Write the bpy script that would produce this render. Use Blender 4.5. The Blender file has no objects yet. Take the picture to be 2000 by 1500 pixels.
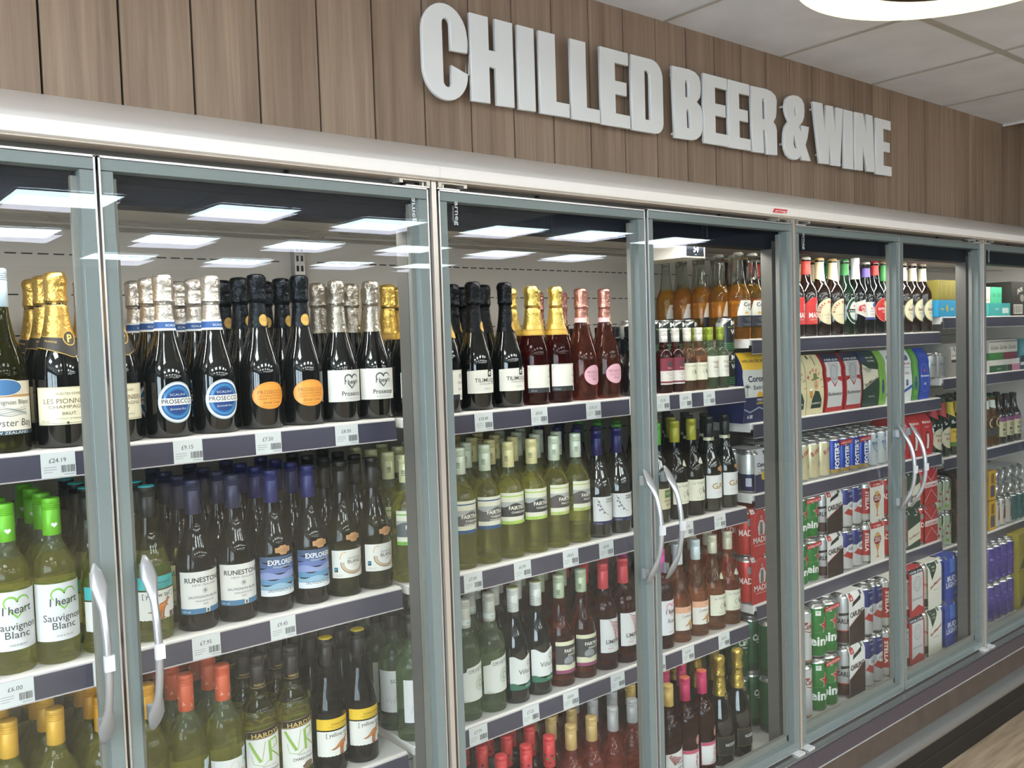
import bpy, bmesh, math, random
from mathutils import Vector, Matrix
random.seed(7)
S = bpy.context.scene
COL = S.collection
pi = math.pi

# ------------------------------------------------------------------ camera
cd = bpy.data.cameras.new('camera'); cam = bpy.data.objects.new('camera', cd); COL.objects.link(cam)
YAW, PITCH, ROLL = 0.685727, -0.050164, -0.031534
f = Vector((math.sin(YAW)*math.cos(PITCH), math.cos(YAW)*math.cos(PITCH), math.sin(PITCH)))
r = Vector((math.cos(YAW), -math.sin(YAW), 0)); u = r.cross(f)
c, s = math.cos(ROLL), math.sin(ROLL)
r2 = c*r+s*u; u2 = -s*r+c*u
cam.matrix_world = Matrix(((r2.x, u2.x, -f.x, 0), (r2.y, u2.y, -f.y, -1.47513), (r2.z, u2.z, -f.z, 1.53476), (0, 0, 0, 1)))
cd.sensor_width = 36; cd.lens = 1738.25/2000*36; cd.clip_start = .02; cd.clip_end = 60
S.camera = cam
# ------------------------------------------------------------------ world, view
w = bpy.data.worlds.new('world'); S.world = w; w.use_nodes = True
w.node_tree.nodes['Background'].inputs[0].default_value = (.9, .95, 1, 1)
w.node_tree.nodes['Background'].inputs[1].default_value = .15
S.view_settings.view_transform = 'Standard'; S.view_settings.look = 'None'
S.view_settings.gamma = 1; S.view_settings.use_curve_mapping = False
S.view_settings.exposure = 1.2
PANEL_L = 10.5       # shop ceiling panels
LED_L = 34.0         # strip inside the fridge canopy
RING_L = 0.57
DAY_L = 6.0         # shop front windows

# ------------------------------------------------------------------ materials
def lin(h):
    h = h.lstrip('#'); v = [int(h[i:i+2], 16)/255 for i in (0, 2, 4)]
    return tuple(x/12.92 if x <= .04045 else ((x+.055)/1.055)**2.4 for x in v)+(1,)
MATS = {}
def mat(name):
    m = bpy.data.materials.new(name); m.use_nodes = True
    return m, m.node_tree, m.node_tree.nodes['Principled BSDF']
def P(hexc, rough=.45, metal=0., coat=0.):
    k = (hexc, rough, metal, coat)
    if k not in MATS:
        m, t, b = mat('paint_'+hexc.strip('#'))
        b.inputs['Base Color'].default_value = lin(hexc); b.inputs['Roughness'].default_value = rough
        b.inputs['Metallic'].default_value = metal; b.inputs['Coat Weight'].default_value = coat
        MATS[k] = m
    return MATS[k]
def EM(name, col, st):
    m, t, b = mat(name)
    b.inputs['Base Color'].default_value = (.8, .8, .8, 1)
    b.inputs['Emission Color'].default_value = tuple(col)+(1,); b.inputs['Emission Strength'].default_value = st
    return m
def GL(name, hexc, trans=1., rough=.03, ior=1.4, clearness=.38):
    if name in MATS: return MATS[name]
    m, t, b = mat(name)
    b.inputs['Base Color'].default_value = lin(hexc); b.inputs['Roughness'].default_value = rough
    b.inputs['Transmission Weight'].default_value = trans; b.inputs['IOR'].default_value = ior
    N = t.nodes; tr = N.new('ShaderNodeBsdfTransparent'); mx = N.new('ShaderNodeMixShader'); out = N['Material Output']
    tr.inputs[0].default_value = lin(hexc); mx.inputs[0].default_value = clearness
    t.links.new(b.outputs[0], mx.inputs[1]); t.links.new(tr.outputs[0], mx.inputs[2]); t.links.new(mx.outputs[0], out.inputs['Surface'])
    MATS[name] = m
    return m
def foilmat(hexc, rough=.3):
    k = ('foil', hexc)
    if k in MATS: return MATS[k]
    m, t, b = mat('foil_'+hexc.strip('#'))
    b.inputs['Base Color'].default_value = lin(hexc); b.inputs['Metallic'].default_value = .85; b.inputs['Roughness'].default_value = rough
    n = t.nodes.new('ShaderNodeTexNoise'); n.inputs['Scale'].default_value = 95; n.inputs['Detail'].default_value = 3
    tc = t.nodes.new('ShaderNodeTexCoord'); bp = t.nodes.new('ShaderNodeBump'); bp.inputs['Strength'].default_value = .8; bp.inputs['Distance'].default_value = .004
    t.links.new(tc.outputs['Object'], n.inputs['Vector']); t.links.new(n.outputs[0], bp.inputs['Height']); t.links.new(bp.outputs[0], b.inputs['Normal'])
    MATS[k] = m
    return m
def woodmat():
    m, t, b = mat('wood_planks'); N = t.nodes; Lk = t.links
    tc = N.new('ShaderNodeTexCoord'); sp = N.new('ShaderNodeSeparateXYZ'); Lk.new(tc.outputs['Object'], sp.inputs[0])
    a = N.new('ShaderNodeMath'); a.operation = 'SUBTRACT'; a.inputs[1].default_value = PL0; Lk.new(sp.outputs[0], a.inputs[0])
    d = N.new('ShaderNodeMath'); d.operation = 'DIVIDE'; d.inputs[1].default_value = PLP; Lk.new(a.outputs[0], d.inputs[0])
    fl = N.new('ShaderNodeMath'); fl.operation = 'FLOOR'; Lk.new(d.outputs[0], fl.inputs[0])
    wn = N.new('ShaderNodeTexWhiteNoise'); wn.noise_dimensions = '1D'; Lk.new(fl.outputs[0], wn.inputs['W'])
    off = N.new('ShaderNodeMath'); off.operation = 'MULTIPLY'; off.inputs[1].default_value = 37; Lk.new(wn.outputs[0], off.inputs[0])
    cb = N.new('ShaderNodeCombineXYZ'); Lk.new(sp.outputs[0], cb.inputs[0]); Lk.new(off.outputs[0], cb.inputs[1]); Lk.new(sp.outputs[2], cb.inputs[2])
    outs = []
    for sx, sz, det in ((9, .5, 2), (60, 1.6, 6), (330, 9, 3)):
        mp = N.new('ShaderNodeMapping'); mp.inputs['Scale'].default_value = (sx, 1, sz); Lk.new(cb.outputs[0], mp.inputs[0])
        n = N.new('ShaderNodeTexNoise'); n.inputs['Scale'].default_value = 1; n.inputs['Detail'].default_value = det; n.inputs['Roughness'].default_value = .6
        n.inputs['Distortion'].default_value = .6
        Lk.new(mp.outputs[0], n.inputs['Vector']); outs.append(n)
    ad = N.new('ShaderNodeMath'); ad.operation = 'MULTIPLY_ADD'; ad.inputs[1].default_value = .45; Lk.new(outs[1].outputs[0], ad.inputs[0])
    m2 = N.new('ShaderNodeMath'); m2.operation = 'MULTIPLY_ADD'; m2.inputs[1].default_value = .38; Lk.new(outs[0].outputs[0], m2.inputs[0])
    m3 = N.new('ShaderNodeMath'); m3.operation = 'MULTIPLY'; m3.inputs[1].default_value = .11; Lk.new(outs[2].outputs[0], m3.inputs[0])
    Lk.new(m3.outputs[0], m2.inputs[2]); Lk.new(m2.outputs[0], ad.inputs[2])
    cr = N.new('ShaderNodeValToRGB'); e = cr.color_ramp.elements
    e[0].position = .32; e[0].color = lin('#6f5c4b'); e[1].position = .68; e[1].color = lin('#a8937b')
    x = cr.color_ramp.elements.new(.5); x.color = lin('#8d7865')
    Lk.new(ad.outputs[0], cr.inputs[0]); Lk.new(cr.outputs[0], b.inputs['Base Color']); b.inputs['Roughness'].default_value = .55
    return m
def speckmat(name, h1, h2, scale, rough=.6, metal=0., st=(1, 1, 1)):
    m, t, b = mat(name); N = t.nodes; Lk = t.links
    tc = N.new('ShaderNodeTexCoord'); mp = N.new('ShaderNodeMapping'); mp.inputs['Scale'].default_value = st
    n = N.new('ShaderNodeTexNoise'); n.inputs['Scale'].default_value = scale; n.inputs['Detail'].default_value = 5
    cr = N.new('ShaderNodeValToRGB'); cr.color_ramp.elements[0].position = .35; cr.color_ramp.elements[1].position = .65
    cr.color_ramp.elements[0].color = lin(h1); cr.color_ramp.elements[1].color = lin(h2)
    Lk.new(tc.outputs['Object'], mp.inputs[0]); Lk.new(mp.outputs[0], n.inputs['Vector']); Lk.new(n.outputs[0], cr.inputs[0]); Lk.new(cr.outputs[0], b.inputs['Base Color'])
    b.inputs['Roughness'].default_value = rough; b.inputs['Metallic'].default_value = metal
    return m
def panemat(name, tint, k):
    m = bpy.data.materials.new(name); m.use_nodes = True; t = m.node_tree; N = t.nodes; N.clear()
    o = N.new('ShaderNodeOutputMaterial'); mx = N.new('ShaderNodeMixShader'); tr = N.new('ShaderNodeBsdfTransparent'); g = N.new('ShaderNodeBsdfGlossy')
    tr.inputs[0].default_value = (.965, .98, .972, 1); g.inputs[0].default_value = tuple(tint)+(1,); g.inputs['Roughness'].default_value = 0.0
    fr = N.new('ShaderNodeFresnel'); fr.inputs[0].default_value = 1.5
    mu = N.new('ShaderNodeMath'); mu.operation = 'MULTIPLY'; mu.inputs[1].default_value = k; mu.use_clamp = True
    # one fresnel value for both faces of the sheet
    geo = N.new('ShaderNodeNewGeometry'); vm = N.new('ShaderNodeVectorMath'); vm.operation = 'DOT_PRODUCT'
    ab = N.new('ShaderNodeMath'); ab.operation = 'ABSOLUTE'; om = N.new('ShaderNodeMath'); om.operation = 'SUBTRACT'; om.inputs[0].default_value = 1
    pw = N.new('ShaderNodeMath'); pw.operation = 'POWER'; pw.inputs[1].default_value = 4.0
    ma = N.new('ShaderNodeMath'); ma.operation = 'MULTIPLY_ADD'; ma.inputs[1].default_value = .9; ma.inputs[2].default_value = .045
    t.links.new(geo.outputs['Incoming'], vm.inputs[0]); t.links.new(geo.outputs['Normal'], vm.inputs[1]); t.links.new(vm.outputs['Value'], ab.inputs[0])
    t.links.new(ab.outputs[0], om.inputs[1]); t.links.new(om.outputs[0], pw.inputs[0]); t.links.new(pw.outputs[0], ma.inputs[0]); t.links.new(ma.outputs[0], mu.inputs[0])
    N.remove(fr)
    t.links.new(mu.outputs[0], mx.inputs[0]); t.links.new(tr.outputs[0], mx.inputs[1]); t.links.new(g.outputs[0], mx.inputs[2]); t.links.new(mx.outputs[0], o.inputs[0])
    return m
PL0, PLP = 1.7787, .13873
ALU = P('#c9c8c6', .32, .8); STEEL = P('#a09a92', .38, .85); DARKGAP = P('#15120f', .8)
WHITE = P('#dedad5', .35); LINER = P('#b5afa7', .5); SLATE = P('#434152', .35, 0, .15)
FRAME = P('#737d7d', .4, 0, 0); FRAMEIN = P('#7f807b', .4, .1); NAVY = P('#0a0f1c', .6, 0, 0); NAVY.node_tree.nodes['Principled BSDF'].inputs['Specular IOR Level'].default_value = .15

# ------------------------------------------------------------------ object helpers
def tag(o, label=None, cat=None, group=None, kind=None):
    if label: o['label'] = label
    if cat: o['category'] = cat
    if group: o['group'] = group
    if kind: o['kind'] = kind
    return o
def empty(name, loc=(0, 0, 0), rz=0):
    o = bpy.data.objects.new(name, None); COL.objects.link(o); o.location = loc; o.rotation_euler = (0, 0, rz)
    o.empty_display_size = .05
    return o
class MB:
    def __init__(s): s.v = []; s.f = []; s.m = []; s.mats = []; s.flat = []
    def mi(s, m):
        if m not in s.mats: s.mats.append(m)
        return s.mats.index(m)
    def add(s, vs, fs, m, flat=False):
        k = len(s.v); s.v += [tuple(v) for v in vs]; i = s.mi(m)
        for q in fs: s.f.append([a+k for a in q]); s.m.append(i); s.flat.append(flat)
        return s
    def box(s, x0, x1, y0, y1, z0, z1, m):
        vs = [(x, y, z) for x in (x0, x1) for y in (y0, y1) for z in (z0, z1)]
        return s.add(vs, [(0, 1, 3, 2), (4, 6, 7, 5), (0, 4, 5, 1), (2, 3, 7, 6), (0, 2, 6, 4), (1, 5, 7, 3)], m, True)
    def lathe(s, pr, m, seg=32, cx=0, cy=0, cz=0, jit=0, mfn=None, ax='z'):
        vs = []; fs = []
        for (rr, z) in pr:
            for i in range(seg):
                a = 2*pi*i/seg; q = rr*(1+(random.uniform(-jit, jit) if rr > 1e-5 else 0))
                if ax == 'z': vs.append((cx+q*math.cos(a), cy+q*math.sin(a), cz+z))
                else: vs.append((cx+q*math.cos(a), cy+z, cz-q*math.sin(a)))
        n = len(pr)
        base = len(s.v); s.v += vs
        for j in range(n-1):
            mm = s.mi(mfn((pr[j][1]+pr[j+1][1])/2) if mfn else m)
            for i in range(seg):
                k = (i+1) % seg
                s.f.append([base+j*seg+i, base+j*seg+k, base+(j+1)*seg+k, base+(j+1)*seg+i]); s.m.append(mm); s.flat.append(False)
        for j, rev in ((0, True), (n-1, False)):
            if pr[j][0] > 1e-5:
                q = [base+j*seg+i for i in range(seg)]
                if rev: q.reverse()
                s.f.append(q); s.m.append(s.mi(mfn(pr[j][1]) if mfn else m)); s.flat.append(True)
        return s
    def ext(s, poly, x0, x1, m, caps=True):          # polygon in (y,z) swept along x
        n = len(poly); vs = [(x0, y, z) for y, z in poly]+[(x1, y, z) for y, z in poly]
        fs = [(i, (i+1) % n, n+(i+1) % n, n+i) for i in range(n)]
        if caps: fs += [tuple(range(n))[::-1], tuple(range(n, 2*n))]
        return s.add(vs, fs, m, True)
    def strip(s, poly, x0, x1, m, th=.0006):          # open profile (y,z) swept along x: a sheet with thickness
        n = len(poly); vs = [(x0, y, z) for y, z in poly]+[(x1, y, z) for y, z in poly]
        return s.add(vs, [(i, i+1, n+i+1, n+i) for i in range(n-1)], m, False)
    def build(s, name, parent=None, loc=None, sharp=35, fix=True):
        me = bpy.data.meshes.new(name); me.from_pydata(s.v, [], s.f)
        for m in s.mats: me.materials.append(m)
        me.polygons.foreach_set('material_index', s.m)
        me.polygons.foreach_set('use_smooth', [not q for q in s.flat])
        if fix:
            bm = bmesh.new(); bm.from_mesh(me); bmesh.ops.remove_doubles(bm, verts=bm.verts, dist=1e-6)
            bmesh.ops.recalc_face_normals(bm, faces=bm.faces); bm.to_mesh(me); bm.free()
        me.set_sharp_from_angle(angle=math.radians(sharp))
        o = bpy.data.objects.new(name, me); COL.objects.link(o)
        if parent: o.parent = parent
        if loc: o.location = loc
        return o
def bevel(o, w, seg=2):
    md = o.modifiers.new('bevel', 'BEVEL'); md.width = w; md.segments = seg; md.limit_method = 'ANGLE'; md.angle_limit = math.radians(40)
    return o
LEDW = EM('led_digits', (.9, .95, 1), 2.2)
TXT = {}
def text2d(s, bold=0.):
    k = (s, bold)
    if k in TXT: return TXT[k]
    cu = bpy.data.curves.new('t', 'FONT'); cu.body = s; cu.size = 1; cu.offset = bold; cu.resolution_u = 2
    o = bpy.data.objects.new('t', cu); COL.objects.link(o); bpy.context.view_layer.update()
    me = o.to_mesh(); vs = [(v.co.x, v.co.y) for v in me.vertices]; fs = [tuple(p.vertices) for p in me.polygons]
    o.to_mesh_clear(); bpy.data.objects.remove(o); bpy.data.curves.remove(cu)
    if vs:
        x0 = min(v[0] for v in vs); x1 = max(v[0] for v in vs); y1 = max(v[1] for v in vs)
        vs = [(x-(x0+x1)/2, y) for x, y in vs]
    else: x0 = x1 = 0; y1 = 1
    TXT[k] = (vs, fs, x1-x0, y1)
    return TXT[k]
class Flat:
    """printed artwork in millimetres (u to the right, v up), later wrapped on a body"""
    def __init__(s): s.it = []
    def poly(s, pts, col, ly=1): s.it.append((list(pts), [tuple(range(len(pts)))], col, ly)); return s
    def rect(s, u0, v0, u1, v1, col, ly=1): return s.poly([(u0, v0), (u1, v0), (u1, v1), (u0, v1)], col, ly)
    def ell(s, cu, cv, ru, rv, col, ly=1, n=26): return s.poly([(cu+ru*math.cos(2*pi*i/n), cv+rv*math.sin(2*pi*i/n)) for i in range(n)], col, ly)
    def ring(s, cu, cv, ru, rv, wd, col, ly=2, n=26, a0=0, a1=2*pi):
        vs = []; fs = []
        for i in range(n+1):
            a = a0+(a1-a0)*i/n; vs += [(cu+ru*math.cos(a), cv+rv*math.sin(a)), (cu+(ru-wd)*math.cos(a), cv+(rv-wd)*math.sin(a))]
        for i in range(n): fs.append((2*i, 2*i+2, 2*i+3, 2*i+1))
        s.it.append((vs, fs, col, ly)); return s
    def line(s, pts, wd, col, ly=2):
        vs = []; fs = []
        for i, (x, y) in enumerate(pts):
            a = pts[max(i-1, 0)]; b = pts[min(i+1, len(pts)-1)]; dx, dy = b[0]-a[0], b[1]-a[1]; l = math.hypot(dx, dy) or 1
            w2 = (wd if not callable(wd) else wd(i/(len(pts)-1)))/2
            vs += [(x-dy/l*w2, y+dx/l*w2), (x+dy/l*w2, y-dx/l*w2)]
        for i in range(len(pts)-1): fs.append((2*i+1, 2*i+3, 2*i+2, 2*i))
        s.it.append((vs, fs, col, ly)); return s
    def text(s, t, cu, cv, size, col, ly=3, bold=0., xs=1., rot=0., shear=0., fit=None):
        vs, fs, w0, h0 = text2d(t, bold)
        if fit: xs = fit/(w0*size) if w0 else 1
        ca, sa = math.cos(rot), math.sin(rot); o = []
        for x, y in vs:
            X = (x+shear*y)*size*xs; Y = y*size; o.append((cu+X*ca-Y*sa, cv+X*sa+Y*ca))
        s.it.append((o, fs, col, ly)); return s
    def star(s, cu, cv, R, col, ly=2, rot=pi/2):
        return s.poly([(cu+(R if i % 2 == 0 else R*.42)*math.cos(rot+i*pi/5), cv+(R if i % 2 == 0 else R*.42)*math.sin(rot+i*pi/5)) for i in range(10)], col, ly)
    def heart(s, cu, cv, k, col, ly=2, wd=0):
        pts = []
        for i in range(30):
            a = 2*pi*i/30; pts.append((cu+k*16*math.sin(a)**3/17, cv+k*(13*math.cos(a)-5*math.cos(2*a)-2*math.cos(3*a)-math.cos(4*a))/17))
        if not wd: return s.poly(pts, col, ly)
        return s
    def brushheart(s, cu, cv, k, col, ly=2, lw=.16):
        L = []
        for i in range(19):
            a = -pi*.62+pi*1.12*i/18; L.append((cu+k*16*math.sin(a)**3/17, cv+k*(13*math.cos(a)-5*math.cos(2*a)-2*math.cos(3*a)-math.cos(4*a))/17))
        s.line(L, lambda t: k*lw*(.6+.6*math.sin(pi*t)), col, ly)
        s.line([(cu+k*.62, cv-k*.15), (cu+k*.3, cv-k*.6), (cu+k*.05, cv-k*.9)], k*lw*.8, col, ly)
        s.line([(cu-k*.55, cv-k*.35), (cu-k*.25, cv-k*.7), (cu+k*.02, cv-k*1.0)], k*lw*.9, col, ly); return s
    def mesh(s, name, parent, fn, du=5., dv=None, rough=.5, coat=0., metal=(), step=.00022):
        bm = bmesh.new(); mats = []; um = [1e9, -1e9, 1e9, -1e9]
        for vs, fs, col, ly in s.it:
            m = LEDW if col == 'LEDW' else P(col, rough, 0, coat)
            if m not in mats: mats.append(m)
            bv = [bm.verts.new((x, y, ly)) for x, y in vs]
            for x, y in vs: um = [min(um[0], x), max(um[1], x), min(um[2], y), max(um[3], y)]
            for q in fs:
                if len(set(q)) < 3: continue
                try: bf = bm.faces.new([bv[i] for i in q]); bf.material_index = mats.index(m)
                except ValueError: pass
        def cuts(ax, a, b, d):
            k = math.ceil(a/d)
            while k*d < b:
                co = [0, 0, 0]; co[ax] = k*d+1e-4; no = [0, 0, 0]; no[ax] = 1
                bmesh.ops.bisect_plane(bm, geom=bm.verts[:]+bm.edges[:]+bm.faces[:], plane_co=co, plane_no=no); k += 1
        if du: cuts(0, um[0], um[1], du)
        if dv: cuts(1, um[2], um[3], dv)
        bmesh.ops.triangulate(bm, faces=[q for q in bm.faces if len(q.verts) > 4])
        for v in bm.verts: v.co = fn(v.co.x/1000, v.co.y/1000, .0002+v.co.z*step)
        me = bpy.data.meshes.new(name); bm.to_mesh(me); bm.free()
        for m in mats: me.materials.append(m)
        for p in me.polygons: p.use_smooth = True
        o = bpy.data.objects.new(name, me); COL.objects.link(o); o.parent = parent
        return o
def cyl(R): return lambda a, b, h: Vector(((R+h)*math.sin(a/R), -(R+h)*math.cos(a/R), b))
def plane(y): return lambda a, b, h: Vector((a, y-h, b))

# ================================================================== SETTING
ZC = 2.4703; YW = .3165
def struct(o): o['kind'] = 'structure'; return o
X0, X1, YF = -3.4, 9.0, -9.0
b = MB(); tiles = P('#c9c6c2', .8)
speck = speckmat('ceiling_tile', '#cfd1d6', '#d9dbe0', 6, .85); TX = 2.0918
b.add([(X0, YF, ZC), (4.4918, YF, ZC), (4.4918, YW, ZC), (X0, YW, ZC)], [(0, 1, 2, 3)], speck, True)
struct(b.build('ceiling', fix=False))
b = MB(); tee = P('#a9a59d', .6)
k = -9
while TX+.6*k <= 4.5:
    x = TX+.6*k; b.box(x-.008, x+.008, YF, YW-.002, ZC-.0035, ZC-.0005, tee); k += 1
for j in range(0, 15):
    y = -.155-.6*j; b.box(X0, 4.49, y-.012, y+.012, ZC-.003, ZC-.0006, tee)
b.box(4.484, 4.4985, YF, YW-.002, ZC-.012, ZC+.3, P('#c9c6c2', .7))
struct(b.build('trim_1'))
b = MB(); b.add([(4.49, YF, ZC+.25), (X1, YF, ZC+.25), (X1, YW, ZC+.25), (4.49, YW, ZC+.25)], [(0, 1, 2, 3)], P('#0b0a0a', .9), True); struct(b.build('ceiling', fix=False))
b = MB(); b.add([(X0, YF, 0), (X1, YF, 0), (X1, YW+.5, 0), (X0, YW+.5, 0)], [(0, 1, 2, 3)], speckmat('floor_wood', '#85745f', '#a8947c', 3, .55, 0, (1.2, 14, 1)), True); struct(b.build('floor', fix=False))
# planked wall above the fridges
b = MB(); wd = woodmat()
for k in range(-36, 52):
    xa = PL0+PLP*k+.0024; xb = PL0+PLP*(k+1)-.0024
    if xb > X1: break
    b.box(max(xa, X0), xb, YW, YW+.012, 1.99, ZC+.25, wd)
b.box(X0, X1, YW+.010, YW+.03, 1.95, ZC+.25, DARKGAP)
struct(b.build('wall_back', fix=False))
b = MB(); b.box(X0, X1, YW+.35, YW+.4, 0, 2.0, P('#8f8c87', .8)); struct(b.build('wall_back'))
gre = P('#6d6a66', .8)
b = MB(); b.box(X1, X1+.05, YF, YW+.4, 0, ZC+.25, P('#5a5650', .8)); struct(b.build('wall_right'))
b = MB(); b.box(X0, X1, YF-.05, YF, 0, ZC+.25, P('#4a4743', .8)); struct(b.build('wall_front'))
# left wall carries the shop windows
b = MB(); b.box(X0-.05, X0, YF, YW+.4, 0, .7, gre); b.box(X0-.05, X0, YF, YW+.4, 2.2, ZC+.25, gre)
for ya, yb in ((YF, -7.2), (-5.4, -5.2), (-3.4, -3.2), (-1.4, YW+.4)): b.box(X0-.05, X0, ya, yb, .7, 2.2, gre)
struct(b.build('wall_left'))
day = EM('daylight_window', (.72, .86, 1.0), DAY_L)
for n, (ya, yb) in enumerate(((-7.2, -5.4), (-5.2, -3.4), (-3.2, -1.4))):
    b = MB(); b.box(X0-.04, X0-.03, ya, yb, .7, 2.2, day)
    for y in (ya, (ya+yb)/2-.02, yb-.04): b.box(X0-.03, X0+.01, y, y+.04, .7, 2.2, P('#77787a', .4))
    struct(b.build('window_%d' % (n+1)))
# recessed ceiling light panels (far rows mirrored in the fridge doors, nearer rows added unseen)
lp = EM('light_panel', (.93, .98, 1.0), PANEL_L)
spots = [(2.5, -4.4), (3.65, -4.55), (4.1, -4.4), (2.6, -6.1), (3.75, -6.05), (1.35, -4.4), (.2, -4.4), (1.4, -6.1), (.3, -6.1), (-1, -4.4), (2.6, -7.7), (3.8, -7.7), (-1, -2.75), (.2, -2.75), (1.35, -2.75), (2.5, -2.75), (-1.6, -1.2), (-.4, -1.2), (3.6, -2.75)]  # rows nearest the fridges are out of view, added for stronger light
spots.remove((4.1, -4.4))
hang = [(4.8, -4.45), (5.75, -4.35), (4.9, -6.0), (6.0, -6.0), (6.9, -4.4), (5, -7.6), (6.1, -7.6), (7.1, -6.0)]
def place_word(i): return i
rowname = {-4.4: 'middle row', -4.55: 'middle row', -6.1: 'far row', -6.05: 'far row', -7.7: 'last row', -2.75: 'added near row', -1.2: 'added row over the shopper'}
for i, (x, y) in enumerate(spots+hang):
    b = MB(); z = ZC-.004
    fr = P('#e4e4e2', .5)
    for q in ((x-.3, x+.3, y-.3, y-.285), (x-.3, x+.3, y+.285, y+.3), (x-.3, x-.285, y-.285, y+.285), (x+.285, x+.3, y-.285, y+.285)): b.box(*q, z-.008, z, fr)
    o = b.build('ceiling_light')
    d = MB(); d.box(x-.284, x+.284, y-.284, y+.284, z-.006, z-.001, lp); d.build('diffuser', o)
    if i >= len(spots):
        for sx, sy in ((-.25, -.25), (.25, .25)): d = MB(); d.box(x+sx-.003, x+sx+.003, y+sy-.003, y+sy+.003, z-.001, ZC+.25, STEEL); d.build('hanger', o)
    tag(o, 'square white ceiling light panel, mirrored in door glass or added out of view', 'ceiling light', 'ceiling light panels')

# ring pendant
rg = empty('ring_pendant_light', (1.98, -.61, 2.3))
tag(rg, 'round glowing ring-shaped pendant light with dark rim hanging near the ceiling', 'pendant light')
b = MB(); n = 72
brz = P('#4a3a30', .35, .7)
def ringshell(ro, ri, z0, z1, m, mb):
    pr = [(ri, z0), (ro, z0), (ro, z1), (ri, z1), (ri, z0)]; vs = []; fs = []
    for i in range(n):
        a = 2*pi*i/n
        for rr, zz in pr[:4]: vs.append((rr*math.cos(a), rr*math.sin(a), zz))
    for i in range(n):
        k = (i+1) % n
        for j in range(4): fs.append((4*i+j, 4*i+(j+1) % 4, 4*k+(j+1) % 4, 4*k+j))
    mb.add(vs, fs, m)
ringshell(.346, .228, .004, .05, brz, b); b.build('housing', rg)
b = MB(); ringshell(.3435, .231, 0, .006, EM('ring_glow', (1, .93, .52), RING_L), b); b.build('diffuser', rg)
for k in range(3):
    b = MB(); a = 2*pi*k/3+.4; b.box(.28*math.cos(a)-.001, .28*math.cos(a)+.001, .28*math.sin(a)-.001, .28*math.sin(a)+.001, .05, ZC-2.3, P('#222222', .5)); b.build('suspension_wire', rg)

# ================================================================== SIGN
def rr(x0, z0, x1, z1, rad):       # clockwise from top-left, rad = tl,tr,br,bl
    pts = []
    for (cx, cz, ra, a0) in ((x0+rad[0], z1-rad[0], rad[0], pi), (x1-rad[1], z1-rad[1], rad[1], pi/2), (x1-rad[2], z0+rad[2], rad[2], 0), (x0+rad[3], z0+rad[3], rad[3], -pi/2)):
        m = 8 if ra > 0 else 0
        for i in range(m+1):
            a = a0-(pi/2)*i/max(m, 1); pts.append((cx+ra*math.cos(a), cz+ra*math.sin(a)))
    return pts
ZL0, ZL1 = 2.1215, 2.3335; DZ = ZL1-ZL0
def gC(x0, x1):
    z0, z1 = 2.111, 2.339; rad = .055; xi = x0+.058; xj = x0+.082
    P_ = [(x1, 2.232), (x1, z1-rad-.01)]
    for i in range(9): a = i*pi/2/8; P_.append((x1-.066+.066*math.cos(a), z1-.072+.072*math.sin(a)))
    for i in range(9): a = pi/2+i*pi/2/8; P_.append((x0+.066+.066*math.cos(a), z1-.072+.072*math.sin(a)))
    for i in range(9): a = pi+i*pi/2/8; P_.append((x0+.066+.066*math.cos(a), z0+.072+.072*math.sin(a)))
    for i in range(9): a = -pi/2+i*pi/2/8; P_.append((x1-.066+.066*math.cos(a), z0+.072+.072*math.sin(a)))
    P_ += [(x1, 2.182), (xj, 2.197), (xj, 2.155)]
    for i in range(7): a = -i*pi/6; P_.append(((xi+xj)/2+(xj-xi)/2*math.cos(a), 2.155+.012*math.sin(a)))
    P_ += [(xi, 2.285)]
    for i in range(7): a = pi-i*pi/6; P_.append(((xi+xj)/2+(xj-xi)/2*math.cos(a), 2.293+.012*math.sin(a)))
    P_ += [(xj, 2.232)]
    return [P_]
def gH(a, b_): s_ = .057; m = 2.198; return [[(a, ZL0), (a, ZL1), (a+s_, ZL1), (a+s_, 2.253), (b_-s_, 2.253), (b_-s_, ZL1), (b_, ZL1), (b_, ZL0), (b_-s_, ZL0), (b_-s_, 2.212), (a+s_, 2.212), (a+s_, ZL0)]]
def gI(a, b_): return [[(a, ZL0), (a, ZL1), (b_, ZL1), (b_, ZL0)]]
def gLL(a, b_): return [[(a, ZL0), (a, ZL1), (a+.057, ZL1), (a+.057, ZL0+.037), (b_, ZL0+.037), (b_, ZL0)]]
def gE(a, b_): m = b_-.008; return [[(a, ZL0), (a, ZL1), (b_-.003, ZL1), (b_-.003, ZL1-.036), (a+.057, ZL1-.036), (a+.057, 2.249), (m-.004, 2.249), (m-.004, 2.211), (a+.057, 2.211), (a+.057, ZL0+.037), (b_, ZL0+.037), (b_, ZL0)]]
def gD(a, b_): return [rr(a, ZL0, b_, ZL1, (0, .05, .035, 0)), rr(a+.056, ZL0+.036, a+.08, ZL1-.036, (0, .01, .008, 0))[::-1]]
AMP = [[(2720, 2337), (2747, 2338), (2770, 2331), (2784, 2315), (2786, 2292), (2782, 2269), (2772, 2252), (2751, 2235), (2764, 2217), (2766, 2241), (2812, 2241), (2810, 2229), (2802, 2201), (2789, 2176), (2821, 2123), (2768, 2123), (2761, 2136), (2741, 2122), (2722, 2118), (2695, 2121), (2676, 2132), (2664, 2151), (2660, 2176), (2662, 2202), (2669, 2224), (2691, 2246), (2680, 2260), (2671, 2278), (2670, 2297), (2676, 2317), (2693, 2330)],
       [(2730, 2303), (2736, 2293), (2735, 2276), (2729, 2266), (2724, 2274), (2724, 2292)], [(2720, 2202), (2738, 2174), (2740, 2164), (2733, 2158), (2723, 2160), (2717, 2170), (2717, 2191)]]
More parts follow.
